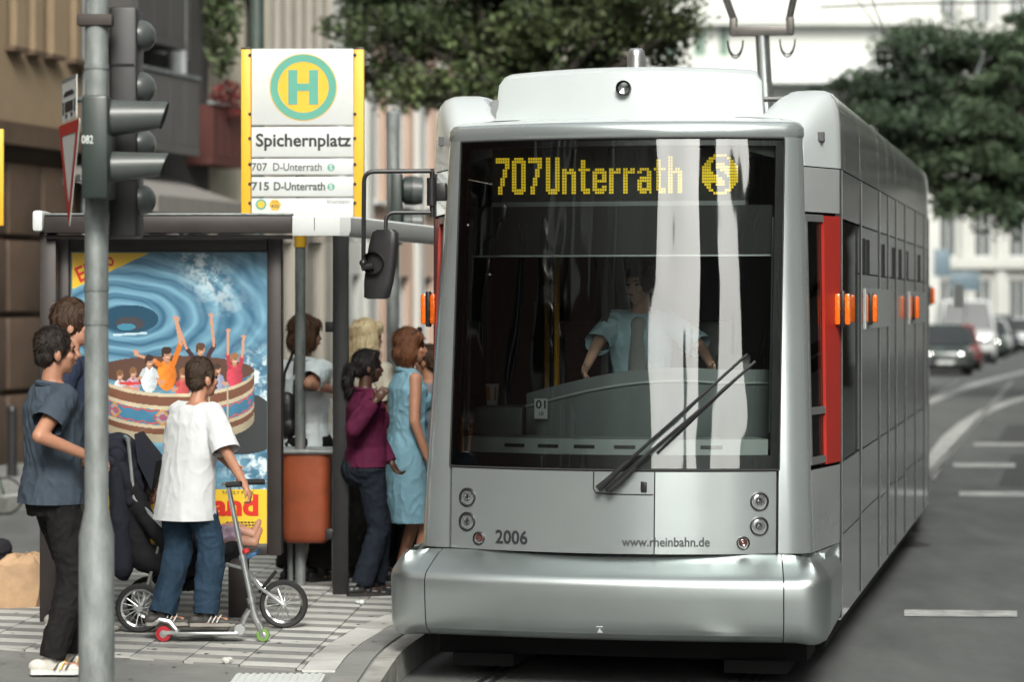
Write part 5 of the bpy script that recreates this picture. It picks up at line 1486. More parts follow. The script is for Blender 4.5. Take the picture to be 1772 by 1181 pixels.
lp = empty('lamp_post', (X, Y, 0), 0, 'dark green lamp post rising behind the stop sign', 'lamp post')
k = MB(); k.lathe([(.12, 0), (.12, 1.2), (.082, 1.3), (.07, 7.5), (.001, 7.5)], (0, 0, .0), 'Z', 20); k.build('pole', mat('post_green', (.045, .065, .055), .5, var=.15), lp, 40)
k = MB(); k.tube([(0, 0, 7.4), (.3, 0, 7.9), (1.2, 0, 8.0)], .04, 8); k.box((1.4, 0, 8.0), (.6, .25, .12), None, .04); k.build('lamp_head', M['galv'], lp)
bo = empty('bollard', (P(21, 800, 30.5).x, 30.5, .15), 0, 'black bollard by the kerb at the far left edge', 'bollard', 'bollards on the far pavement')
k = MB(); k.lathe([(.06, 0), (.055, .72), (.062, .73), (.062, .76), (.045, .80), (.001, .82)], (0, 0, 0), 'Z', 16); k.build('bollard_body', mat('bollard_iron', (.02, .02, .022), .4), bo, 30)
b2 = copy_tree(bo); b2.location = (P(52, 800, 31.3).x, 31.3, .15); b2['label'] = 'black bollard just right of the first, half behind the waiting man'
Y = 26.8
bk = empty('bicycle', (P(-38, 860, Y).x, Y, 0.0), R(12), 'childs bicycle leaning at the left edge with pale handlebars', 'bicycle')
fm_ = mat('bike_frame_green', (.04, .07, .05), .4); r_ = .19
for x in (-.28, .26):
    k = MB(); k.lathe([(r_ - .02, -.018), (r_, -.012), (r_ + .004, 0), (r_, .012), (r_ - .02, .018), (r_ - .02, -.018)], (x, 0, r_), 'Y', 26); wo = k.build('wheel', M['rubber'], bk)
    k = MB()
    for i in range(10): a = i * math.pi / 5; k.cyl((x, 0, r_), (x + (r_ - .02) * math.cos(a), 0, r_ + (r_ - .02) * math.sin(a)), .002, n=4)
    k.cyl((x, -.03, r_), (x, .03, r_), .018, n=8); k.build('spokes', M['alu'], wo)
k = MB()
for p0, p1 in (((-.28, 0, r_), (-.05, 0, .2)), ((-.28, 0, r_), (-.12, 0, .45)), ((-.05, 0, .2), (-.12, 0, .52)), ((-.05, 0, .2), (.17, 0, .44)), ((-.12, 0, .45), (.16, 0, .48)), ((.26, 0, r_), (.15, 0, .54))): k.cyl(p0, p1, .013, n=8)
k.build('bike_frame', fm_, bk)
k = MB(); k.tube([(.14, -.22, .60), (.10, -.19, .58), (.16, -.02, .54), (.10, .19, .58), (.14, .22, .6)], .011, 6); k.build('handlebar', M['alu'], bk)
k = MB(); k.ell((-.13, 0, .55), (.10, .055, .03)); k.build('saddle', M['black'], bk)
Y = 20.0; ys_b = empty('yellow_board', (P(-16, 300, Y).x, Y, PZ), R(6), 'yellow notice board cut off by the left edge of the picture', 'sign')
k = MB(); k.box((0, 0, wz(307, Y) - PZ), (.19, .03, .72), None, .004); k.build('board', M['yellow'], ys_b)
k = MB(); k.cyl((-.02, .05, 0), (-.02, .05, wz(230, Y) - PZ), .03); k.build('pole', M['galv'], ys_b)
# blue signs by the parked cars
for px, py, w_, h_, lab, nm in ((1630, 455, .55, .9, 'tall blue parking sign board beside the tram rear', 'parking_sign'), (1670, 487, .95, .62, 'wide blue direction board above the parked cars', 'direction_board')):
    Y = 88; q = P(px, py, Y); s = empty(nm, (q.x, Y, 0), 0, lab, 'road sign')
    k = MB(); k.box((0, -.03, q.z), (w_, .03, h_), None, .02); k.build('board', mat('sign_blue', (.14, .20, .235), .5), s)
    k = MB(); k.cyl((0, 0, 0), (0, 0, q.z + h_ / 2), .035); k.build('pole', M['galv'], s)
# overhead wires
def wire(name, pts, r, lab):
    k = MB(); k.tube(pts, r, 5); tag(k.build(name, M['black'], None), lab, 'wire')
hd = T2W(.7, 6.5, 5.18)
wire('contact_wire', [T2W(.3, -30, 5.2), hd, T2W(.2, 22, 5.15), T2W(-.5, 40, 5.1), T2W(-2.5, 70, 5.1)], .007, 'thin overhead wire above the tram running away over its roof')
wire('span_wire', [P(1420, 12, 34), P(1560, 6, 34), P(1900, 1, 34)], .012, 'dark span wire crossing the top right corner')
wire('stay_wire', [P(1470, -20, 34), P(1520, 50, 34), P(1560, 75, 36)], .008, 'short slanting stay wire beside the right tree')
# litter
for px, py, lab, c in ((622, 1048, 'crumpled white paper scrap on the slabs near the bumper', 'white'), (395, 1149, 'small pale paper scrap on the slab edge in front', 'tile_l'), (455, 1022, 'dropped tissue beside the sign post foot', 'white')):
    if px == 455: continue
    Y = 1.95 * FPX / (py - 525); b_ = Blob(); rr = random.Random(px)
    for i in range(5): b_.ell((rr.uniform(-.02, .02), rr.uniform(-.02, .02), .012 + rr.uniform(0, .012)), (rr.uniform(.008, .02), rr.uniform(.008, .02), rr.uniform(.006, .018)))
    o = b_.fuse('paper_scrap', M[c], None, .004, 1); o.location = (P(px, py, Y).x, Y, PZ); tag(o, lab, 'litter', 'litter on the platform')

# ------------------------------------------------------------------ cars
def car(lab, x, y, rz, L, W_, H_, paint, van=False, grp='cars parked along the right of the street'):
    c = empty('parked_van' if van else 'parked_car', (x, y, 0), rz, lab, 'van' if van else 'car', grp)
    hw = W_ / 2; belt = H_ * (.55 if van else .60)
    def ring(y_, w_, z0, z1, r=.08): return [Vector(p) for p in ((-w_ + r, y_, z0), (-w_, y_, z0 + r), (-w_ * .995, y_, z1 - r), (-w_ + r * 1.2, y_, z1), (w_ - r * 1.2, y_, z1), (w_ * .995, y_, z1 - r), (w_, y_, z0 + r), (w_ - r, y_, z0))]
    k = MB()
    k.loft([ring(.0, hw * .84, .30, belt * .72), ring(.06, hw * .93, .22, belt * .80), ring(.35, hw, .20, belt * .88), ring(.95 if not van else .5, hw, .20, belt * .97), ring(L * .6, hw, .20, belt), ring(L - .3, hw * .98, .22, belt), ring(L - .04, hw * .9, .30, belt * .92), ring(L, hw * .85, .36, belt * .8)])
    k.build('body', paint, c, 50)
    y0, y1, y2, y3 = (.55, 1.0, L - .25, L - .05) if van else (1.0, 1.75, L - 1.3, L - .45)
    wb, wt = hw * .93, hw * .76
    zt = H_
    k = MB(); B = [(-wb, y0), (wb, y0), (wb, y3), (-wb, y3)]; T = [(-wt, y1), (wt, y1), (wt, y2), (-wt, y2)]; zb = belt - .01; zw = zt - .09
    lo = [Vector((p[0], p[1], zb)) for p in B]; hi = [Vector((p[0], p[1], zw)) for p in T]
    k.loft([lo, hi]); k.build('cabin_window', M['pane'], c, 20)
    k = MB(); k.loft([[Vector((p[0] * 1.02, p[1], zw)) for p in T], [Vector((p[0] * .98, p[1] + (.06 if i < 2 else -.06), zt - .03)) for i, p in enumerate(T)], [Vector((p[0] * .8, p[1] + (.2 if i < 2 else -.2), zt)) for i, p in enumerate(T)]]); k.build('roof', paint, c, 40)
    for s in (-1, 1):
        for a_, b_, r_ in (((s * wb, y0, zb), (s * wt * 1.01, y1, zw), .045), ((s * wb, y3, zb), (s * wt * 1.01, y2, zw), .06), ((s * wb * 1.005, (y0 + y3) / 2 + .1, zb), (s * wt * 1.012, (y1 + y2) / 2 + .1, zw), .04)):
            k = MB(); k.tube([a_, b_], r_, 6); k.build('roof_pillar', paint, c)
    for s in (-1, 1):
        for yy in (.78, L - .85):
            k = MB(); k.lathe([(.19, -.09), (.29, -.09), (.31, -.05), (.31, .05), (.29, .09), (.19, .09), (.19, -.09)], (s * (hw - .08), yy, .31), 'X', 20); wo = k.build('wheel', M['rubber'], c)
            k = MB(); k.lathe([(.001, .06), (.1, .075), (.19, .07), (.19, -.07), (.001, -.07)], (s * (hw - .08), yy, .31), 'X', 16); k.build('rim', M['alu'], wo)
        k = MB(); k.box((s * hw * .66, .05, belt * .66), (.34, .16, .15), Euler((0, 0, s * .15)).to_matrix(), .04); k.build('headlight', M['chrome'], c)
        k = MB(); k.box((s * (hw + .09), y0 + .35, belt + .04), (.18, .09, .12), None, .03); k.build('wing_mirror', M['black'], c)
    k = MB(); k.box((0, .03, belt * .60), (hw * .8, .1, .12), None, .02); k.build('grille', M['black'], c)
    k = MB(); k.box((0, .0, .34), (hw * 1.7, .18, .22), None, .06); bu = k.build('front_bumper', M['black'], c)
    k = MB(); k.box((0, -.1, .40), (.50, .012, .11)); k.build('number_plate', M['white'], bu)
    return c
pg = lambda n, c: mat(n, c, .25, .2, var=.04, coat=.6)
cars = [('dark green car nearest behind the tram side', 1636, 651, 3.9, 1.62, 1.5, pg('paint_green', (.02, .04, .035)), 0),
        ('red hatchback between the dark green car and the white van', 1655, 642, 3.7, 1.6, 1.45, pg('paint_red', (.25, .02, .02)), 0),
        ('tall white van parked behind the red hatchback', 1676, 630, 4.8, 2.0, 2.25, pg('paint_white', (.72, .74, .74)), 1),
        ('dark blue car parked beyond the white van', 1728, 612, 4.2, 1.7, 1.62, pg('paint_blue', (.03, .04, .055)), 0),
        ('grey car parked behind the dark blue one', 1748, 603, 4.3, 1.7, 1.6, pg('paint_grey', (.20, .21, .22)), 0),
        ('black car parked in front of the white facade, beyond the grey one', 1742, 592, 4.2, 1.7, 1.5, pg('paint_black', (.015, .015, .017)), 0),
        ('silver estate car between the white van and the dark blue car', 1715, 616, 4.3, 1.75, 1.5, pg('paint_silver', (.50, .52, .53)), 0),
        ('white hatchback in front of the sand coloured car', 1759, 597, 4.0, 1.7, 1.5, pg('paint_white2', (.66, .67, .66)), 0),
        ('sand coloured car farthest along the kerb', 1762, 587, 4.2, 1.7, 1.5, pg('paint_sand', (.40, .36, .28)), 0),
        ('bottle green estate car between the van and the blue car', 1704, 621, 4.3, 1.7, 1.5, pg('paint_bottle', (.02, .05, .035)), 0),
        ('pale silver car at the right edge of the picture', 1776, 608, 4.2, 1.75, 1.5, pg('paint_pale', (.55, .57, .58)), 0)]
for lab, px, py, L, W_, H_, m, v in cars:
    Y = CH * FPX / (py - 525); car(lab, (px - 886) / FPX * Y, Y, R(-6), L, W_, H_, m, bool(v))
# ------------------------------------------------------------------ people
SK = {'light': mat('skin_light', (.50, .26, .175), .5, var=.08, scale=12, tint=(.44, .20, .14)), 'tan': mat('skin_tan', (.46, .225, .14), .5, var=.08, scale=12),
      'dark': mat('skin_dark', (.075, .035, .022), .45, var=.12, scale=12)}
def cloth(n, c, v=.1, sc=8): return mat(n, c, .85, var=v, scale=sc, bump=.12, bscale=220, spec=.2)
def hairm(n, c): return mat(n, c, .45, var=.4, scale=16, stretch=(5, 5, 1), bump=.6, bscale=60, spec=.4)
eye_m = mat('eye_dark', (.02, .015, .012), .2, var=0); lipm = mat('lip', (.28, .08, .07), .45, var=0)

def ik(S, W_, a, b_, pole):
    d = W_ - S; L = min(d.length, (a + b_) * .999); d = d.normalized(); W2 = S + d * L
    c = (a * a - b_ * b_ + L * L) / (2 * L); h = math.sqrt(max(a * a - c * c, 0)); p = (pole - d * pole.dot(d))
    p = p.normalized() if p.length > 1e-5 else Vector((0, 1, 0))
    return S + d * c + p * h, W2

def person(lab, pos, phi, H, skin, hair, hmat, top, bot, shoe, wr=(None, None), poleR=None, poleL=None, sex='m', hyaw=0, hpitch=0, feet=None, grp='people waiting at the tram stop', girth=1.0, hips=1.0, curl=.7, lean=0.0, kids=1.0, seed=1.0, name='person', back=0.0):
    k_ = H / 1.75
    root = empty(name, pos, -phi, lab, 'person', grp)
    inv = (Matrix.Translation(pos) @ Matrix.Rotation(-phi, 4, 'Z')).inverted()
    S = lambda *p: Vector(p) * k_
    def ln_(v): return v + Vector((0, lean * max(0, v.z - .95 * k_), 0))
    fem = sex == 'f'
    sw = (.165 if fem else .185) * girth ** .5 * kids
    hc = ln_(S(0, .015, 1.62))
    Rh = Euler((R(hpitch), 0, R(-hyaw)), 'XYZ').to_matrix()
    hd = lambda x, y, z: hc + Rh @ (Vector((x, y, z)) * k_ * (1.0 if kids == 1 else 1.1))
    hs = k_ * (1.0 if kids == 1 else 1.1)
    E = lambda b, c, r: b.ell(hd(*c), [q * hs for q in r], 14, 9, Rh)
    # joints
    sh = [ln_(S(s * sw, 0, 1.41)) for s in (1, -1)]; wrs = []; els = []
    for i, s in enumerate((1, -1)):
        t = wr[i]
        if t is None: wv = sh[i] + S(s * .07, .06, -.53)
        else: wv = inv @ Vector(t)
        pole_ = (poleR, poleL)[i] or Vector((s * .35, -1, -.25))
        e_, w_ = ik(sh[i], wv, .295 * k_, .255 * k_, Vector(pole_)); els.append(e_); wrs.append(w_)
    hip = [S(s * .092 * (1.08 if fem else 1), 0, .92) for s in (1, -1)]
    feet = feet or ((.10, .03, 0, 10), (-.10, -.03, 0, -10))
    ank = [S(f[0], f[1], .085) + Vector((0, 0, f[2])) for f in feet]; kne = []
    for i in range(2):
        e_, a_ = ik(hip[i], ank[i], .44 * k_, .42 * k_, Vector((0, 1, 0))); kne.append(e_); ank[i] = a_
    # body: one skin
    b = Blob()
    g = girth
    tors = [(.84, .12 * hips, .09, 0, -.005), (.92, .155 * g * hips, .105 * g, 0, -.01), (1.05, (.125 if fem else .145) * g, .095 * g, 0, 0), (1.2, (.145 if fem else .16) * g, .10 * g, 0, 0), (1.34, .165 * g * kids, .098 * g, 0, -.005), (1.42, .13 * kids, .07, 0, -.008), (1.47, .07, .058, 0, 0)]
    def tsec(L, ex=0.0, ez=0.0):
        o = []
        for z, rx, ry, cx, cy in L:
            c = ln_(S(cx, cy, z)); o.append((c.z, (rx + ex) * k_, (ry + ex) * k_, c.x, c.y))
        return o
    b.torso(tsec(tors))
    b.cone(ln_(S(0, -.012, 1.42)), hd(0, -.012, -.05), .056 * k_ * (.9 if fem else 1), .052 * k_ * (.9 if fem else 1))
    E(b, (0, -.008, .035), (.073, .092, .095)); E(b, (0, .03, -.04), (.056, .062, .066)); E(b, (0, .052, -.082), (.03, .032, .024)); E(b, (0, .074, .035), (.05, .022, .03))
    b.cone(hd(0, .088, .016), hd(0, .106, -.022), .008 * hs, .0135 * hs); E(b, (0, .092, -.052), (.022, .012, .012)); E(b, (.036, .062, -.018), (.024, .024, .024)); E(b, (-.036, .062, -.018), (.024, .024, .024))
    for s in (1, -1): E(b, (s * .076, -.012, -.012), (.012, .022, .032))
    for i, s in enumerate((1, -1)):
        b.cone(sh[i], els[i], .050 * k_ * g ** .5 * (.88 if fem else 1), .038 * k_); b.cone(els[i], wrs[i], .038 * k_, .026 * k_)
        d = (wrs[i] - els[i]).normalized()
        side_ = d.cross(Vector((0, 0, 1))); side_ = side_.normalized() if side_.length > .1 else Vector((0, 1, 0))
        side_ = side_.cross(d).normalized() if abs(d.z) < .8 else side_        # finger row direction
        palm = d.cross(side_).normalized()
        if palm.dot(Vector((-s, 0, 0))) < 0: palm = -palm
        hk = k_ * .95
        rot = Matrix((side_, d, palm)).transposed()
        b.ell(wrs[i] + d * .045 * hk, (.040 * hk, .052 * hk, .019 * hk), 12, 8, rot)
        for j in range(4):
            o_ = (-.029 + .0193 * j); f0 = wrs[i] + d * .085 * hk + side_ * o_ * hk; l_ = (.036, .042, .04, .03)[j] * hk
            d1 = (d * math.cos(curl * .7) + palm * math.sin(curl * .7)); d2 = (d * math.cos(curl * 1.8) + palm * math.sin(curl * 1.8))
            b.cone(f0 - d * .02 * hk, f0 + d1 * l_, .0095 * hk, .0088 * hk, 8); b.cone(f0 + d1 * l_, f0 + d1 * l_ + d2 * l_ * .9, .0088 * hk, .0075 * hk, 8)
        t0 = wrs[i] + d * .03 * hk + side_ * .03 * hk; t1 = t0 + (d * .6 + side_ * .7 + palm * .35).normalized() * .04 * hk
        b.cone(t0, t1, .0115 * hk, .010 * hk, 8); b.cone(t1, t1 + (d * .8 + palm * .5).normalized() * .028 * hk, .010 * hk, .0085 * hk, 8)
        b.cone(hip[i], kne[i], .078 * k_ * g ** .5, .052 * k_); b.cone(kne[i], ank[i], .05 * k_, .036 * k_)
        fy = R(feet[i][3]); fd = Vector((math.sin(fy), math.cos(fy), 0))
        b.cone(ank[i] + Vector((0, 0, -.05 * k_)), ank[i] + fd * .13 * k_ + Vector((0, 0, -.055 * k_)), .036 * k_, .028 * k_)
    if fem:
        for s in (1, -1): b.ell(ln_(S(s * .07, .075, 1.25)), S(.066, .06, .066))
        b.ell(S(0, -.05, .90), S(.15 * hips, .10 * hips, .12))
    b.fuse('body', skin, root, .0075, 3)
    # face details
    for s in (1, -1):
        q = MB(); q.ell(hd(s * .031, .079, .012), (.0125 * hs, .009 * hs, .008 * hs), 10, 6, Rh); q.build('eye', eye_m, root)
        q = MB(); q.tube([hd(s * .016, .0925, .030), hd(s * .034, .088, .036), hd(s * .052, .075, .030)], .0042 * hs, 5); q.build('eyebrow', hmat, root)
    q = MB(); q.ell(hd(0, .099, -.052), (.021 * hs, .007 * hs, .0075 * hs), 10, 6, Rh); q.build('lips', lipm if skin is not SK['dark'] else mat('lip_dark', (.12, .03, .03), .4, var=0), root)
    # hair
    h = Blob(); hv = .0075
    if hair in ('short', 'crop', 'thick'):
        t = {'short': .008, 'crop': .003, 'thick': .018}[hair]
        E(h, (0, -.02, .045), (.078 + t, .092 + t * .8, .092 + t)); E(h, (0, -.055, -.012), (.066 + t * .6, .050 + t * .5, .058))
        for s in (1, -1): E(h, (s * .068, .005, .022), (.014 + t * .3, .030, .040))
        if hair == 'thick': E(h, (0, .058, .085), (.062, .034, .034))
    elif hair == 'bob':
        E(h, (0, -.02, .05), (.098, .108, .098)); E(h, (0, -.068, -.03), (.084, .062, .085))
        for s in (1, -1): E(h, (s * .078, -.022, -.02), (.028, .062, .085)); E(h, (s * .055, .045, .075), (.045, .04, .04))
    elif hair == 'long':
        E(h, (0, -.02, .048), (.098, .108, .100)); E(h, (0, -.072, -.05), (.094, .055, .13)); E(h, (0, -.085, -.14), (.10, .05, .10))
        for s in (1, -1): E(h, (s * .080, -.02, -.05), (.034, .06, .12)); E(h, (s * .05, .05, .08), (.048, .035, .04))
    elif hair == 'tied':
        E(h, (0, -.02, .043), (.087, .102, .095)); E(h, (0, -.06, -.005), (.07, .05, .055)); E(h, (0, -.125, -.02), (.05, .05, .055)); E(h, (0, -.145, -.085), (.045, .042, .07)); E(h, (0, -.135, -.15), (.035, .035, .05))
        E(h, (0, .035, .105), (.06, .05, .025)); h.cone(hd(.072, .03, .02), hd(.078, .02, -.10), .007 * hs, .004 * hs)
    sd_ = seed * 3.7
    def hdisp(p):
        q = Rh.transposed() @ (p - hc)
        return .004 * hs * noise.noise(Vector((q.x * 30, q.y * 30, q.z * 9)) + Vector((sd_, 0, 0))) + .005 * hs * noise.noise(Vector((q.x * 70, q.y * 70, q.z * 16)))
    ho_ = h.fuse('hair', hmat, root, hv, 1, hdisp)
    if hair == 'crop': HAIRL[ho_.name] = .014
    if hair in ('short', 'thick'): HAIRL[ho_.name] = .022 if hair == 'short' else .032
    # clothing
    if top:
        m, sleeve, hem, ease = top['m'], top.get('sleeve', 'short'), top.get('hem', .88), top.get('ease', .016)
        c = Blob(); fl = top.get('flare', 0); cuts = []
        L = [(hem, (.150 * hips + fl) * g, .108 * g + fl, 0, -.012), (hem + .10, (.150 + fl * .7) * g, .104 * g + fl * .7, 0, -.008)] + [(z, rx + fl * .4, ry + fl * .4, cx, cy) for z, rx, ry, cx, cy in tors if z > max(hem + .12, 1.0) and z < 1.46] + [(1.452, .088, .066, 0, -.004)]
        if top.get('skirt'):
            L = [(top['skirt'], .21, .15, 0, .01), (.62, .185 * hips, .135, 0, -.01), (.90, .168 * hips, .118 * g, 0, -.012)] + [q for q in L[2:]]
        z0_ = L[0][0]; L = [(z0_ - .04,) + tuple(L[0][1:])] + L; cuts.append((S(0, 0, z0_), Vector((0, 0, -1)), .32 * k_))
        c.torso(tsec(L, ease))
        if fem:
            for s in (1, -1): c.ell(ln_(S(s * .068, .078, 1.25)), [q * k_ + ease * .8 for q in (.068, .062, .07)])
        for i, s in enumerate((1, -1)):
            if sleeve == 'none': c.cone(ln_(S(s * .09, -.005, 1.42)), ln_(S(s * .125, -.003, 1.41)), .06 * k_, .055 * k_); continue
            r0 = .058 * k_ * g ** .5 + ease * .55
            if sleeve == 'short':
                e_ = sh[i] + (els[i] - sh[i]) * top.get('slen', .72); s0 = sh[i] + S(-s * .012, 0, -.010); c.cone(ln_(S(s * .09, -.004, 1.405)), s0, .056 * k_ + ease * .35, r0 * .97); c.cone(s0, e_, r0 * .97, (r0 + fl * .2) * 1.08); an_ = (els[i] - sh[i]).normalized(); cuts.append((e_, an_, .105 * k_))
            else:
                c.cone(ln_(S(s * .10, 0, 1.40)), sh[i], .06 * k_ + ease * .4, r0 * .92); c.cone(sh[i], els[i], r0 * .92, .046 * k_ + ease * .7); w1 = els[i] + (wrs[i] - els[i]) * .95; c.cone(els[i], w1, .046 * k_ + ease * .7, .034 * k_ + ease * .5); cuts.append((w1, (w1 - els[i]).normalized(), .07 * k_))
        CUTS[(c.fuse('shirt' if not top.get('skirt') else 'dress', m, root, .0085, 5, folds(top.get('fold', .010) * .7, (9, 9, 4), seed))).name] = cuts
        if top.get('collar'):
            q = MB(); z = 1.47
            for a0, a1 in ((-.35, math.pi + .35),):
                pts = [ln_(S(.072 * math.cos(a), -.012 + .066 * math.sin(-a), 1.455 - .02 * max(0, -math.sin(a)))) for a in np.linspace(a0, a1, 15)]
            pts = [ln_(S(.073 * math.cos(a), -.012 - .068 * math.sin(a), 1.46 + .012 * math.sin(a))) for a in np.linspace(-.9, math.pi + .9, 17)]
            q.tube(pts, .016 * k_, 6); q.build('collar', m, root)
    if bot:
        m, ease = bot['m'], bot.get('ease', .016)
        cuts = []; c = Blob(); c.torso(tsec([(.80, .135 * hips, .095 * g, 0, -.01), (.90, .158 * g * hips, .112 * g, 0, -.014), (.97, .145 * g, .105 * g, 0, -.004)], ease * .5))
        if fem: c.ell(S(0, -.055, .90), S(.152 * hips, .105 * hips, .125))
        for i in range(2):
            a_ = kne[i] + (ank[i] - kne[i]) * bot.get('len', .94)
            c.cone(hip[i], kne[i], (.086 * g ** .5 * hips ** .5) * k_ + ease * .5, .060 * k_ + ease); c.cone(kne[i], a_, .060 * k_ + ease, .046 * k_ + ease * bot.get('boot', 1.0)); dn_ = (ank[i] - kne[i]).normalized(); cuts.append((a_ + dn_ * .03 * k_, dn_, .12 * k_))
        CUTS[(c.fuse('trousers', m, root, .0085, 3, folds(bot.get('fold', .010), (9, 9, 8), seed + 5))).name] = cuts
    if shoe:
        for i in range(2):
            fy = R(feet[i][3]); fd = Vector((math.sin(fy), math.cos(fy), 0)); sd2 = Vector((fd.y, -fd.x, 0)); base = ank[i] - Vector((0, 0, .085 * k_))
            q = Blob(); hgt = shoe.get('h', .05)
            for t, wd, z, r in ((-.07, .032, .040, .034), (-.02, .034, .044, .038), (.04, .037, .038, .031), (.10, .041, .030, .024), (.16, .040, .025, .020), (.195, .032, .023, .017)):
                rot = Matrix((sd2, fd, Vector((0, 0, 1)))).transposed(); q.ell(base + fd * t * k_ + Vector((0, 0, z * k_)), (wd * k_, .05 * k_, (r + .004) * k_), 12, 8, rot)
            q.cone(ank[i] + Vector((0, 0, .01)), ank[i] - Vector((0, 0, .04 * k_)), hgt * .8 * k_, .04 * k_)
            so_ = q.fuse('shoe', shoe['m'], root, .006, 2)
            q = MB(); rot = Matrix((sd2, fd, Vector((0, 0, 1)))).transposed()
            outl = [(-.034, -.10), (-.038, 0), (-.046, .11), (-.03, .195), (0, .21), (.03, .195), (.046, .11), (.038, 0), (.034, -.10), (0, -.112)]
            q.prism([base + (sd2 * a + fd * c_) * k_ + Vector((0, 0, .002)) for a, c_ in outl], (0, 0, .022 * k_)); q.build('sole', shoe.get('sole', M['rubber']), so_, 30)
            if shoe.get('stripe'):
                for s in (1, -1):
                    for j in range(3):
                        q = MB(); p0 = base + (fd * (.03 + .028 * j) + sd2 * s * .0455) * k_; q.box(p0 + Vector((0, 0, .05 * k_)), (.010, .006, .052 * k_), rot @ Euler((R(-28), R(-s * 22), 0)).to_matrix()); q.build('stripe', shoe['stripe'][j % len(shoe['stripe'])], so_, 0)
    root['_k'] = k_
    del root['_k']
    return root, dict(hc=hc, Rh=Rh, hs=hs, hd=hd, sh=sh, els=els, wrs=wrs, k=k_, ln=ln_, S=S, ank=ank, kne=kne)

def ground(px, py): Y = 1.95 * FPX / (py - 525); return Vector(((px - 886) / FPX * Y, Y, PZ))
hb = hairm('hair_dark', (.018, .012, .009)); hbr = hairm('hair_brown', (.055, .028, .015)); hmb = hairm('hair_chestnut', (.11, .055, .028)); hbl = hairm('hair_blonde', (.95, .78, .50)); hau = hairm('hair_auburn', (.16, .060, .025)); hblk = hairm('hair_black', (.010, .007, .007))
black_tr = cloth('black_trousers', (.014, .013, .013), .2); jeans = cloth('blue_jeans', (.022, .045, .075), .28, 5); jeans_d = cloth('dark_jeans', (.012, .017, .026), .25, 5)
wh_shoe = mat('white_trainer', (.60, .58, .53), .6, var=.12, scale=10)

p = ground(92, 1163)
person('man in a grey blue polo shirt and black trousers right behind the mast', p, R(62), 1.82, SK['tan'], 'short', hb,
       dict(m=cloth('slate_polo', (.060, .080, .105), .12), sleeve='short', hem=.86, ease=.026, flare=.014, fold=.014, collar=True), dict(m=black_tr, ease=.02, boot=1.2), dict(m=wh_shoe, stripe=[M['ink'], M['yellow'], M['ink']], sole=M['white2']),
       wr=(P(146, 787, 13.95), P(150, 800, 14.3)), hyaw=2, feet=((.10, -.04, 0, 26), (-.08, .10, 0, 20)), girth=1.06, seed=1.3)
p = ground(122, 1090)
person('taller brown haired man in a navy shirt standing behind the man in the polo shirt', p, R(84), 1.96, SK['light'], 'thick', hbr,
       dict(m=cloth('navy_shirt', (.022, .030, .055), .12), sleeve='short', hem=.88, ease=.03, flare=.01, fold=.012, collar=True), dict(m=cloth('brown_trousers', (.030, .026, .022), .2), ease=.024), dict(m=mat('grey_trainer', (.36, .34, .31), .7, var=.15), sole=M['white2']),
       wr=(P(142, 672, 15.9), None), poleR=(.4, -.6, -1), hyaw=0, girth=1.12, seed=2.1)
# boy on the scooter
SCY = 15.45; bz = PZ + .085
p = Vector(((322 - 886) / FPX * 15.55, 15.55, bz))
hb_z = CH - (838 - 525) / FPX * SCY
person('boy in an oversized white T-shirt and jeans standing on a kick scooter', p, R(42), 1.535, SK['tan'], 'crop', hairm('hair_boy', (.05, .030, .018)),
       dict(m=cloth('white_tshirt', (.66, .68, .69), .04), sleeve='short', slen=.98, hem=.70, ease=.036, flare=.04, fold=.0075), dict(m=jeans, ease=.028, boot=1.3, fold=.012), dict(m=mat('black_trainer', (.05, .048, .045), .6, var=.3, scale=14), stripe=[mat('shoe_white', (.55, .53, .5))], sole=mat('sole_grey', (.30, .28, .25), .7)),
       wr=(P(424, 842, SCY - .05), P(424, 832, SCY + .10)), poleR=(.55, -.9, -.5), poleL=(-.6, -.2, -1), hyaw=4, feet=((.15, .04, 0, 46), (-.09, -.13, .0, 42)), lean=.19, girth=.98, kids=.96, curl=1.15, seed=3.2)

# women by the doors
p = ground(527, 1006)
person('woman with a brown bob in a white blouse behind the stop sign post', p, R(28), 1.86, SK['light'], 'bob', hmb,
       dict(m=cloth('white_blouse', (.80, .87, .90), .04), sleeve='short', hem=.88, slen=.9, ease=.016, flare=.02, fold=.014, collar=True), dict(m=black_tr, ease=.03, boot=1.6), dict(m=M['black']),
       wr=(P(578, 676, 18.7), None), poleR=(.3, -.9, -.6), sex='f', hyaw=30, seed=4.4)
p = ground(634, 1000)
person('woman with long blonde hair and a cream top half hidden behind the shelter post', p, R(30), 1.83, SK['light'], 'long', hbl,
       dict(m=cloth('cream_top', (.60, .55, .45), .06), sleeve='short', hem=.90, ease=.02, fold=.012), dict(m=black_tr, ease=.02), dict(m=M['black']), sex='f', hyaw=25, seed=5.1)
p = ground(633, 1030)
person('woman in a plum blouse and dark jeans with one hand at her chest', p, R(72), 1.64, SK['dark'], 'tied', hblk,
       dict(m=cloth('plum_blouse', (.085, .010, .036), .14), sleeve='long', hem=.92, ease=.020, fold=.010, collar=True), dict(m=jeans_d, ease=.014, boot=2.0), dict(m=M['black']),
       wr=(P(650, 694, 17.62), P(686, 818, 17.95)), poleR=(.1, -.75, -1), poleL=(-.3, -1, 0), sex='f', girth=1.16, hips=1.18, hyaw=0, feet=((.09, -.05, 0, 6), (-.09, .10, 0, 0)), curl=1.0, seed=6.7)
pr, inf = person('woman with an auburn bob and sunglasses on her head in a sleeveless blue dress', ground(707, 1008), R(72), 1.77, SK['tan'], 'bob', hau,
       dict(m=cloth('blue_dress', (.20, .37, .46), .08, 5), sleeve='none', hem=.9, skirt=.42, ease=.018, fold=.016, collar=True), None, dict(m=M['black']), sex='f', girth=1.1, hyaw=8, wr=(None, None), seed=7.7)
k = MB()
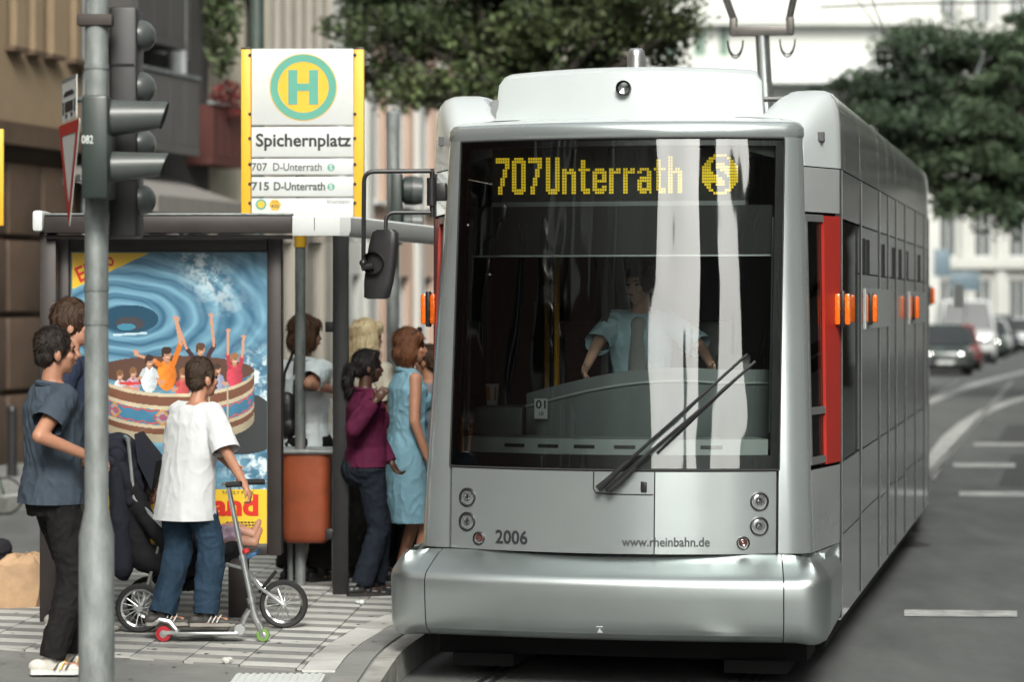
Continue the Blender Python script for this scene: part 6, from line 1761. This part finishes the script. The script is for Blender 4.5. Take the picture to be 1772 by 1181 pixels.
for s in (1, -1): k.ell(inf['hd'](s * .04, .062, .125), (.028, .012, .02), 10, 6)
k.tube([inf['hd'](-.09, -.03, .09), inf['hd'](-.07, .05, .12), inf['hd'](.07, .05, .12), inf['hd'](.09, -.03, .09)], .004, 5); k.build('sunglasses', M['black'], pr)
person('person just showing past the edge of the tram beyond the woman in the blue dress', ground(742, 985), R(-60), 1.64, SK['tan'], 'short', hbr,
       dict(m=cloth('grey_top', (.2, .2, .22)), sleeve='long'), dict(m=black_tr), dict(m=M['black']), seed=8.2)

# the driver, facing us behind the glass
dp = tram_inv @ P(1108, 525, 16.35)
p = T2W(dp.x, dp.y + .02, .63)
pr, inf = person('young tram driver in a pale blue shirt seated behind the windscreen', p, R(192), 1.72, mat('skin_brightened', (.66, .40, .30), .5, var=.06, scale=12), 'thick', hb,  # skin colour lightened to make up for the shade in the cab
       dict(m=cloth('pale_blue_shirt', (.48, .68, .76), .05), sleeve='short', hem=.9, ease=.03, fold=.014, slen=.95, collar=True), dict(m=black_tr), dict(m=M['black']),
       wr=(P(1012, 640, 15.95), P(1232, 634, 15.95)), poleR=(1, -.4, -.6), poleL=(-1, -.4, -.6), hyaw=28, feet=((.11, .40, .42, 5), (-.11, .40, .42, -5)), grp='people aboard the tram', seed=9.1)
q = Blob(); q.cone(inf['S'](0, .080, 1.38), inf['S'](0, .108, 1.02), .056, .068); q.fuse('undershirt', cloth('grey_undershirt', (.40, .40, .385)), pr, .009, 2)

# ------------------------------------------------------------------ scooter, pushchair, bags
sc = empty('kick_scooter', (0, SCY, PZ), 0, 'silver kick scooter with a red rear wheel and a green front wheel', 'scooter')
def scp(px, py, dy=0): q = P(px, py, SCY + dy); return Vector((q.x, dy, q.z - PZ))
for px, py, m, nm in ((283, 1098, mat('red_wheel', (.40, .02, .03), .35), 'wheel'), (455, 1100, mat('green_wheel', (.16, .30, .07), .35), 'wheel')):
    q = scp(px, py); r_ = q.z
    k = MB(); k.lathe([(r_ * .5, -.014), (r_ * .9, -.013), (r_, -.006), (r_, .006), (r_ * .9, .013), (r_ * .5, .014), (r_ * .5, -.014)], (q.x, 0, r_), 'Y', 24); o = k.build(nm, m, sc)
    k = MB(); k.lathe([(.001, -.016), (r_ * .2, -.016), (r_ * .24, -.012), (r_ * .5, -.010), (r_ * .5, .010), (r_ * .24, .012), (r_ * .2, .016), (.001, .016)], (q.x, 0, r_), 'Y', 16); k.build('hub', M['alu'], o)
rx_, fx_ = scp(283, 1098).x, scp(455, 1100).x
k = MB(); k.box2((rx_ + .07, -.052, .045), (fx_ - .14, .052, .062), .006); k.build('deck', M['alu'], sc)
k = MB(); k.box2((rx_ + .09, -.045, .0622), (fx_ - .2, .045, .065)); k.build('grip_tape', M['rubber'], sc, 0)
k = MB(); k.tube([(rx_ - .055, 0, .10), (rx_ - .02, 0, .128), (rx_ + .035, 0, .115), (rx_ + .075, 0, .065)], .016, 8); k.build('rear_brake', M['alu'], sc)
k = MB()
for s in (-1, 1): k.box(((rx_ + rx_ + .09) / 2, s * .022, .056), (.10, .006, .02))
k.build('rear_fork', M['alu'], sc, 0)
tb, tt = scp(440, 1062), scp(394, 838)
k = MB(); k.tube([tb, tb * .55 + tt * .45], .0185, 12); k.tube([tb * .6 + tt * .4, tt], .0145, 12); k.build('stem', M['alu'], sc)
k = MB(); k.tube([scp(452, 1090) + Vector((0, -.0, 0)), tb + Vector((0.004, 0, -.02)), tb], .022, 10); k.cyl(tb + (tt - tb) * .08, tb + (tt - tb) * .12, .028); k.cyl(tb + (tt - tb) * .42, tb + (tt - tb) * .45, .023)
for s in (-1, 1): k.tube([scp(447, 1078) + Vector((0, s * .02, 0)), Vector((fx_, s * .02, scp(455, 1100).z))], .009, 6)
k.build('fork', M['alu'], sc)
k = MB(); a = Vector((fx_ - .14, 0, .055)); k.tube([a, a + Vector((.035, 0, .09)), tb + Vector((-.03, 0, .02))], .017, 8); k.lathe([(.001, -.012), (.03, -.012), (.034, 0), (.03, .012), (.001, .012)], (a.x + .01, -.03, .075), 'Y', 16); k.build('hinge', M['alu'], sc)
hl = scp(386, 840, -.03); hr = scp(455, 833, .02)
bar0 = tt + Vector((-.035, -.14, -.006)); bar1 = tt + Vector((.175, .15, .005))
k = MB(); k.tube([tt + Vector((-.02, -.07, 0)), tt, tt + Vector((.10, .08, .004))], .0125, 8); k.build('handlebar', M['alu'], sc)
k = MB(); k.tube([tt + Vector((.005, -.10, 0)), tt + Vector((.09, -.13, .008))], .018, 10, [.017, .018]); k.tube([tt + Vector((.09, .10, .004)), tt + Vector((.19, .18, .0))], .018, 10); k.build('handle_grip', M['rubber'], sc)
k = MB(); k.cyl(scp(424, 951, -.02), scp(427, 957, -.02), .021, n=10); k.build('red_clamp', mat('clamp_red', (.5, .02, .02)), sc)

PY = 16.1
st = empty('pushchair', (0, PY, PZ), 0, 'dark navy three wheeled pushchair with a raised hood behind the boy', 'pushchair')
def stp(px, py, dy=0): q = P(px, py, PY + dy); return Vector((q.x, dy, q.z - PZ))
def spoke_wheel(c, R_, ns, nm='wheel'):
    k = MB(); k.lathe([(R_ * .78, -.018), (R_ * .92, -.023), (R_ * .985, -.012), (R_, 0), (R_ * .985, .012), (R_ * .92, .023), (R_ * .78, .018), (R_ * .78, -.018)], c, 'Y', 36); o = k.build(nm, M['rubber'], st)
    k = MB(); k.lathe([(R_ * .70, -.014), (R_ * .79, -.017), (R_ * .79, .017), (R_ * .70, .014), (R_ * .70, -.014)], c, 'Y', 36); k.build('rim', M['chrome'], o)
    k = MB(); k.cyl((c[0], c[1] - .03, c[2]), (c[0], c[1] + .03, c[2]), .018, n=12)
    for i in range(ns):
        a = 2 * math.pi * i / ns; k.cyl((c[0] + .014 * math.cos(a), c[1] + (.015 if i % 2 else -.015), c[2] + .014 * math.sin(a)), (c[0] + R_ * .72 * math.cos(a + .15), c[1], c[2] + R_ * .72 * math.sin(a + .15)), .0035, n=5)
    k.build('spokes', M['alu'], o); return o
RW = .146
rw0 = stp(243, 1050, -.21); fw = stp(491, 1060)
spoke_wheel((rw0.x, -.22, RW), RW, 16); spoke_wheel((rw0.x, .22, RW), RW, 16); spoke_wheel((fw.x, 0, RW), RW, 14)
k = MB()
kn = stp(455, 1018)
for s in (-1, 1):
    k.tube([(fw.x, s * .035, RW), (kn.x - .02, s * .035, kn.z + .01), stp(425, 985, s * .1), stp(330, 960, s * .22), stp(232, 862, s * .24), stp(222, 762, s * .24)], .0125, 8)
    k.tube([(rw0.x, s * .21, RW), stp(300, 975, s * .21), stp(345, 900, s * .22)], .0125, 8); k.tube([(rw0.x, s * .21, RW), stp(262, 990, s * .2), stp(280, 930, s * .2)], .010, 8)
k.tube([stp(222, 762, -.24), stp(216, 757, -.2), stp(216, 757, .2), stp(222, 762, .24)], .015, 8)
k.cyl((rw0.x, -.22, RW), (rw0.x, .22, RW), .012); k.build('frame', M['alu'], st)
k = MB(); k.tube([stp(448, 1026, -.03), stp(478, 989, -.05)], .011, 8); k.build('brake_lever', M['black'], st)
navy = cloth('navy_canvas', (.017, .019, .028), .2, 6); dkc = cloth('black_canvas', (.012, .012, .014), .2, 6)
b_ = Blob()
prof = [((212, 800), .16, .03), ((222, 890), .19, .05), ((245, 965), .20, .06), ((305, 985), .20, .06), ((370, 965), .19, .05), ((405, 950), .16, .03)]
for (p0, w0, t0), (p1, w1, t1) in zip(prof, prof[1:]):
    for dy in (-.15, 0, .15): b_.cone(stp(*p0, dy), stp(*p1, dy), t0 + .02, t1 + .02)
for (p0, p1) in (((240, 880), (300, 965)), ((300, 965), (400, 950)), ((225, 840), (260, 900))):
    for s in (-1, 1): b_.cone(stp(*p0, s * .21), stp(*p1, s * .20), .05, .035)
b_.fuse('seat_cloth', dkc, st, .011, 9, folds(.008, (8, 8, 8), 3))
b_ = Blob()
for i in range(9):
    a = R(100 - 12 * i); c = stp(232, 868)
    for j in range(7):
        y_ = -.21 + .07 * j; r_ = .30 - .10 * abs(y_ / .21) ** 3
        b_.ell((c.x - .10 + r_ * math.cos(a) * .55, y_, c.z + r_ * math.sin(a) * 1.25), (.045, .05, .045), 8, 6)
b_.fuse('hood', navy, st, .012, 12)
b_ = Blob()
for dy in (-.2, .2): b_.cone(stp(205, 870, dy), stp(215, 1000, dy), .035, .03)
for dy in (-.2, -.1, 0, .1, .2): b_.cone(stp(203, 790, dy), stp(212, 985, dy), .055, .065)
b_.fuse('rear_cover', navy, st, .011, 12, folds(.008, (8, 8, 5), 4))
k = MB(); k.prism([stp(232, 752, -.2), stp(270, 800, -.2), stp(262, 850, -.2), stp(238, 800, -.2)], (0, .4, 0)); k.build('hood_visor', navy, st, 0)
b_ = Blob(); b_.ell(stp(330, 1005), (.17, .17, .06)); b_.ell(stp(300, 1000), (.12, .18, .07)); b_.fuse('basket', dkc, st, .012, 3, folds(.012, (10, 10, 10), 9))
k = MB(); k.box(stp(432, 962), (.11, .26, .02), Euler((0, R(-25), 0)).to_matrix(), .006); k.build('footrest', mat('footrest_blue', (.03, .12, .28), .6, var=.4, scale=40), st)
# baby
bp = stp(300, 900) + Vector((0, PY, PZ))
bb = empty('person', bp, 0, 'barefoot baby lying in the pushchair with feet stretched out over the footrest', 'person', 'people waiting at the tram stop')
def bl(px, py, dy=0): return P(px, py, PY + dy) - bp
b = Blob(); b.cone(bl(290, 890), bl(345, 930), .085, .095); b.ell(bl(258, 850), (.075, .07, .085)); b.ell(bl(272, 858), (.02, .03, .025))
for s, (kx_, ky_), (ax_, ay_) in ((-1, (405, 935), (440, 940)), (1, (405, 915), (438, 926))):
    b.cone(bl(350, 930, s * .06), bl(kx_, ky_, s * .07), .055, .042); b.cone(bl(kx_, ky_, s * .07), bl(ax_, ay_, s * .06), .042, .028)
    f0 = bl(ax_, ay_, s * .06); f1 = bl(ax_ + 10, ay_ - 22, s * .06); b.cone(f0, f1, .024, .018, 10)
    for j in range(5): b.ell(f1 + Vector((.004, (-.016 + .008 * j), .016 - .002 * j)), (.006, .0055, .009), 6, 5)
    b.cone(bl(290, 885, s * .09), bl(330, 905, s * .12), .03, .024); b.ell(bl(338, 905, s * .12), (.024, .02, .02))
b.fuse('body', SK['light'], bb, .006, 2)
b = Blob(); b.cone(bl(292, 890), bl(350, 932), .10, .11)
for s in (-1, 1): b.cone(bl(350, 930, s * .06), bl(405, 925, s * .07), .065, .052)
b.fuse('romper', cloth('print_romper', (.36, .26, .33), .5, 40), bb, .008, 2, folds(.006, (14, 14, 14), 2))
b = Blob(); b.ell(bl(254, 846), (.078, .073, .082)); b.fuse('hair', hbr, bb, .008, 1)

# bags
q = ground(28, 1050)
bg_ = empty('paper_bag', q, R(10), 'crumpled brown paper bag on the platform at the left edge', 'bag')
k = MB(); n_ = 28; L = []; rr = random.Random(4)
for j, (z, s_) in enumerate(((0, .98), (.02, 1.0), (.08, 1.04), (.15, 1.03), (.22, 1.0), (.28, .92), (.315, .70), (.33, .40))):
    ring = []
    for i in range(n_):
        a = 2 * math.pi * i / n_; ca, sa = math.cos(a), math.sin(a); e_ = (abs(ca) ** 4 + abs(sa) ** 4) ** -.25
        f = 1 + .17 * noise.noise(Vector((ca * 2.2, sa * 2.2, z * 9))) + .12 * (0.5 - abs(noise.noise(Vector((ca * 5, sa * 5, z * 20)))))
        ring.append(Vector((.155 * s_ * e_ * ca * f + z * .16, .10 * s_ * e_ * sa * f, z * (1 + .12 * noise.noise(Vector((ca * 3, sa * 3, 5)))))))
    L.append(ring)
k.loft(L, caps=False); k.face(range(n_)); k.poly(L[-1]); k.build('bag_paper', mat('kraft_paper', (.46, .30, .175), .8, var=.2, scale=6, bump=.6, bscale=18), bg_, 25)
q = ground(-22, 1030)
jk = Blob()
for i in range(9): jk.ell((rr.uniform(-.08, .1), rr.uniform(-.08, .08), .08 + .03 * i), (rr.uniform(.07, .12), .09, .06))
o = jk.fuse('holdall', cloth('dark_bag_cloth', (.022, .020, .026)), None, .012, 3, folds(.012, (9, 9, 9), 6)); o.location = q; tag(o, 'dark cloth holdall half hidden behind the paper bag', 'bag')
q = P(497, 690, 18.75)
hbg = empty('shoulder_bag', q, 0, 'black leather shoulder bag at the side of the woman in the white blouse', 'bag')
k = Blob(); k.ell((0, 0, -.12), (.085, .06, .17)); k.ell((.01, -.01, -.2), (.09, .06, .08)); k.fuse('bag_body', mat('black_leather', (.018, .018, .02), .35, var=.2), hbg, .009, 2)
k = MB(); k.tube([(-.03, 0, 0), (-.02, .02, .18), (.04, .05, .33)], .010, 6); k.tube([(.05, -.02, 0), (.05, .0, .2), (.06, .05, .33)], .010, 6); k.build('strap', M['black'], hbg)
q = ground(706, 996)
tr = empty('trolley_bag', (q.x, q.y, PZ), R(-12), 'black upright bag on the platform next to the tram bumper', 'bag')
k = MB(); k.box((0, 0, .22), (.26, .2, .40), None, .05); k.build('bag_body', M['black'], tr, 50)
k = MB(); k.tube([(-.06, 0, .42), (-.05, 0, .47), (.05, 0, .47), (.06, 0, .42)], .012, 6); k.build('handle', M['rubber'], tr)
for px, py, lab, w_, h_, c in ((553, 998, 'pale grey carrier bag standing by the shelter post', .15, .26, M['tile_l']), (641, 985, 'white plastic bag behind the woman in dark jeans', .13, .30, M['white'])):
    q = ground(px, py); L = []
    for z, s_ in ((0, .9), (.02, 1), (h_ * .5, 1.02), (h_ * .85, .9), (h_, .6)):
        L.append([Vector((w_ * s_ * math.cos(a) * (1 + .08 * noise.noise(Vector((a * 2, z * 8, px)))), .08 * s_ * math.sin(a), z + .01 * math.sin(3 * a))) for a in np.linspace(0, 2 * math.pi, 24, endpoint=False)])
    k = MB(); k.loft(L); o = k.build('carrier_bag', c, None, 30); o.location = q; tag(o, lab, 'bag')

gm = MB(); g_ = random.Random(12)
for i in range(150):
    Y = g_.uniform(13.9, 20); X = g_.uniform(max(lx(Y), -.2 * Y), kx(Y) - .15); r_ = g_.uniform(.006, .018)
    gm.poly([(X + r_ * math.cos(a) * g_.uniform(.7, 1.2), Y + r_ * math.sin(a) * g_.uniform(.7, 1.2), PZ + .0028 if Y > 14.6 else PZ - .008) for a in np.linspace(0, 2 * math.pi, 8, endpoint=False)])
tag(gm.build('gum_spots', mat('old_gum', (.10, .10, .095), .8), None, 0), 'dark trodden gum spots on the platform', None, None, 'stuff')
finish()
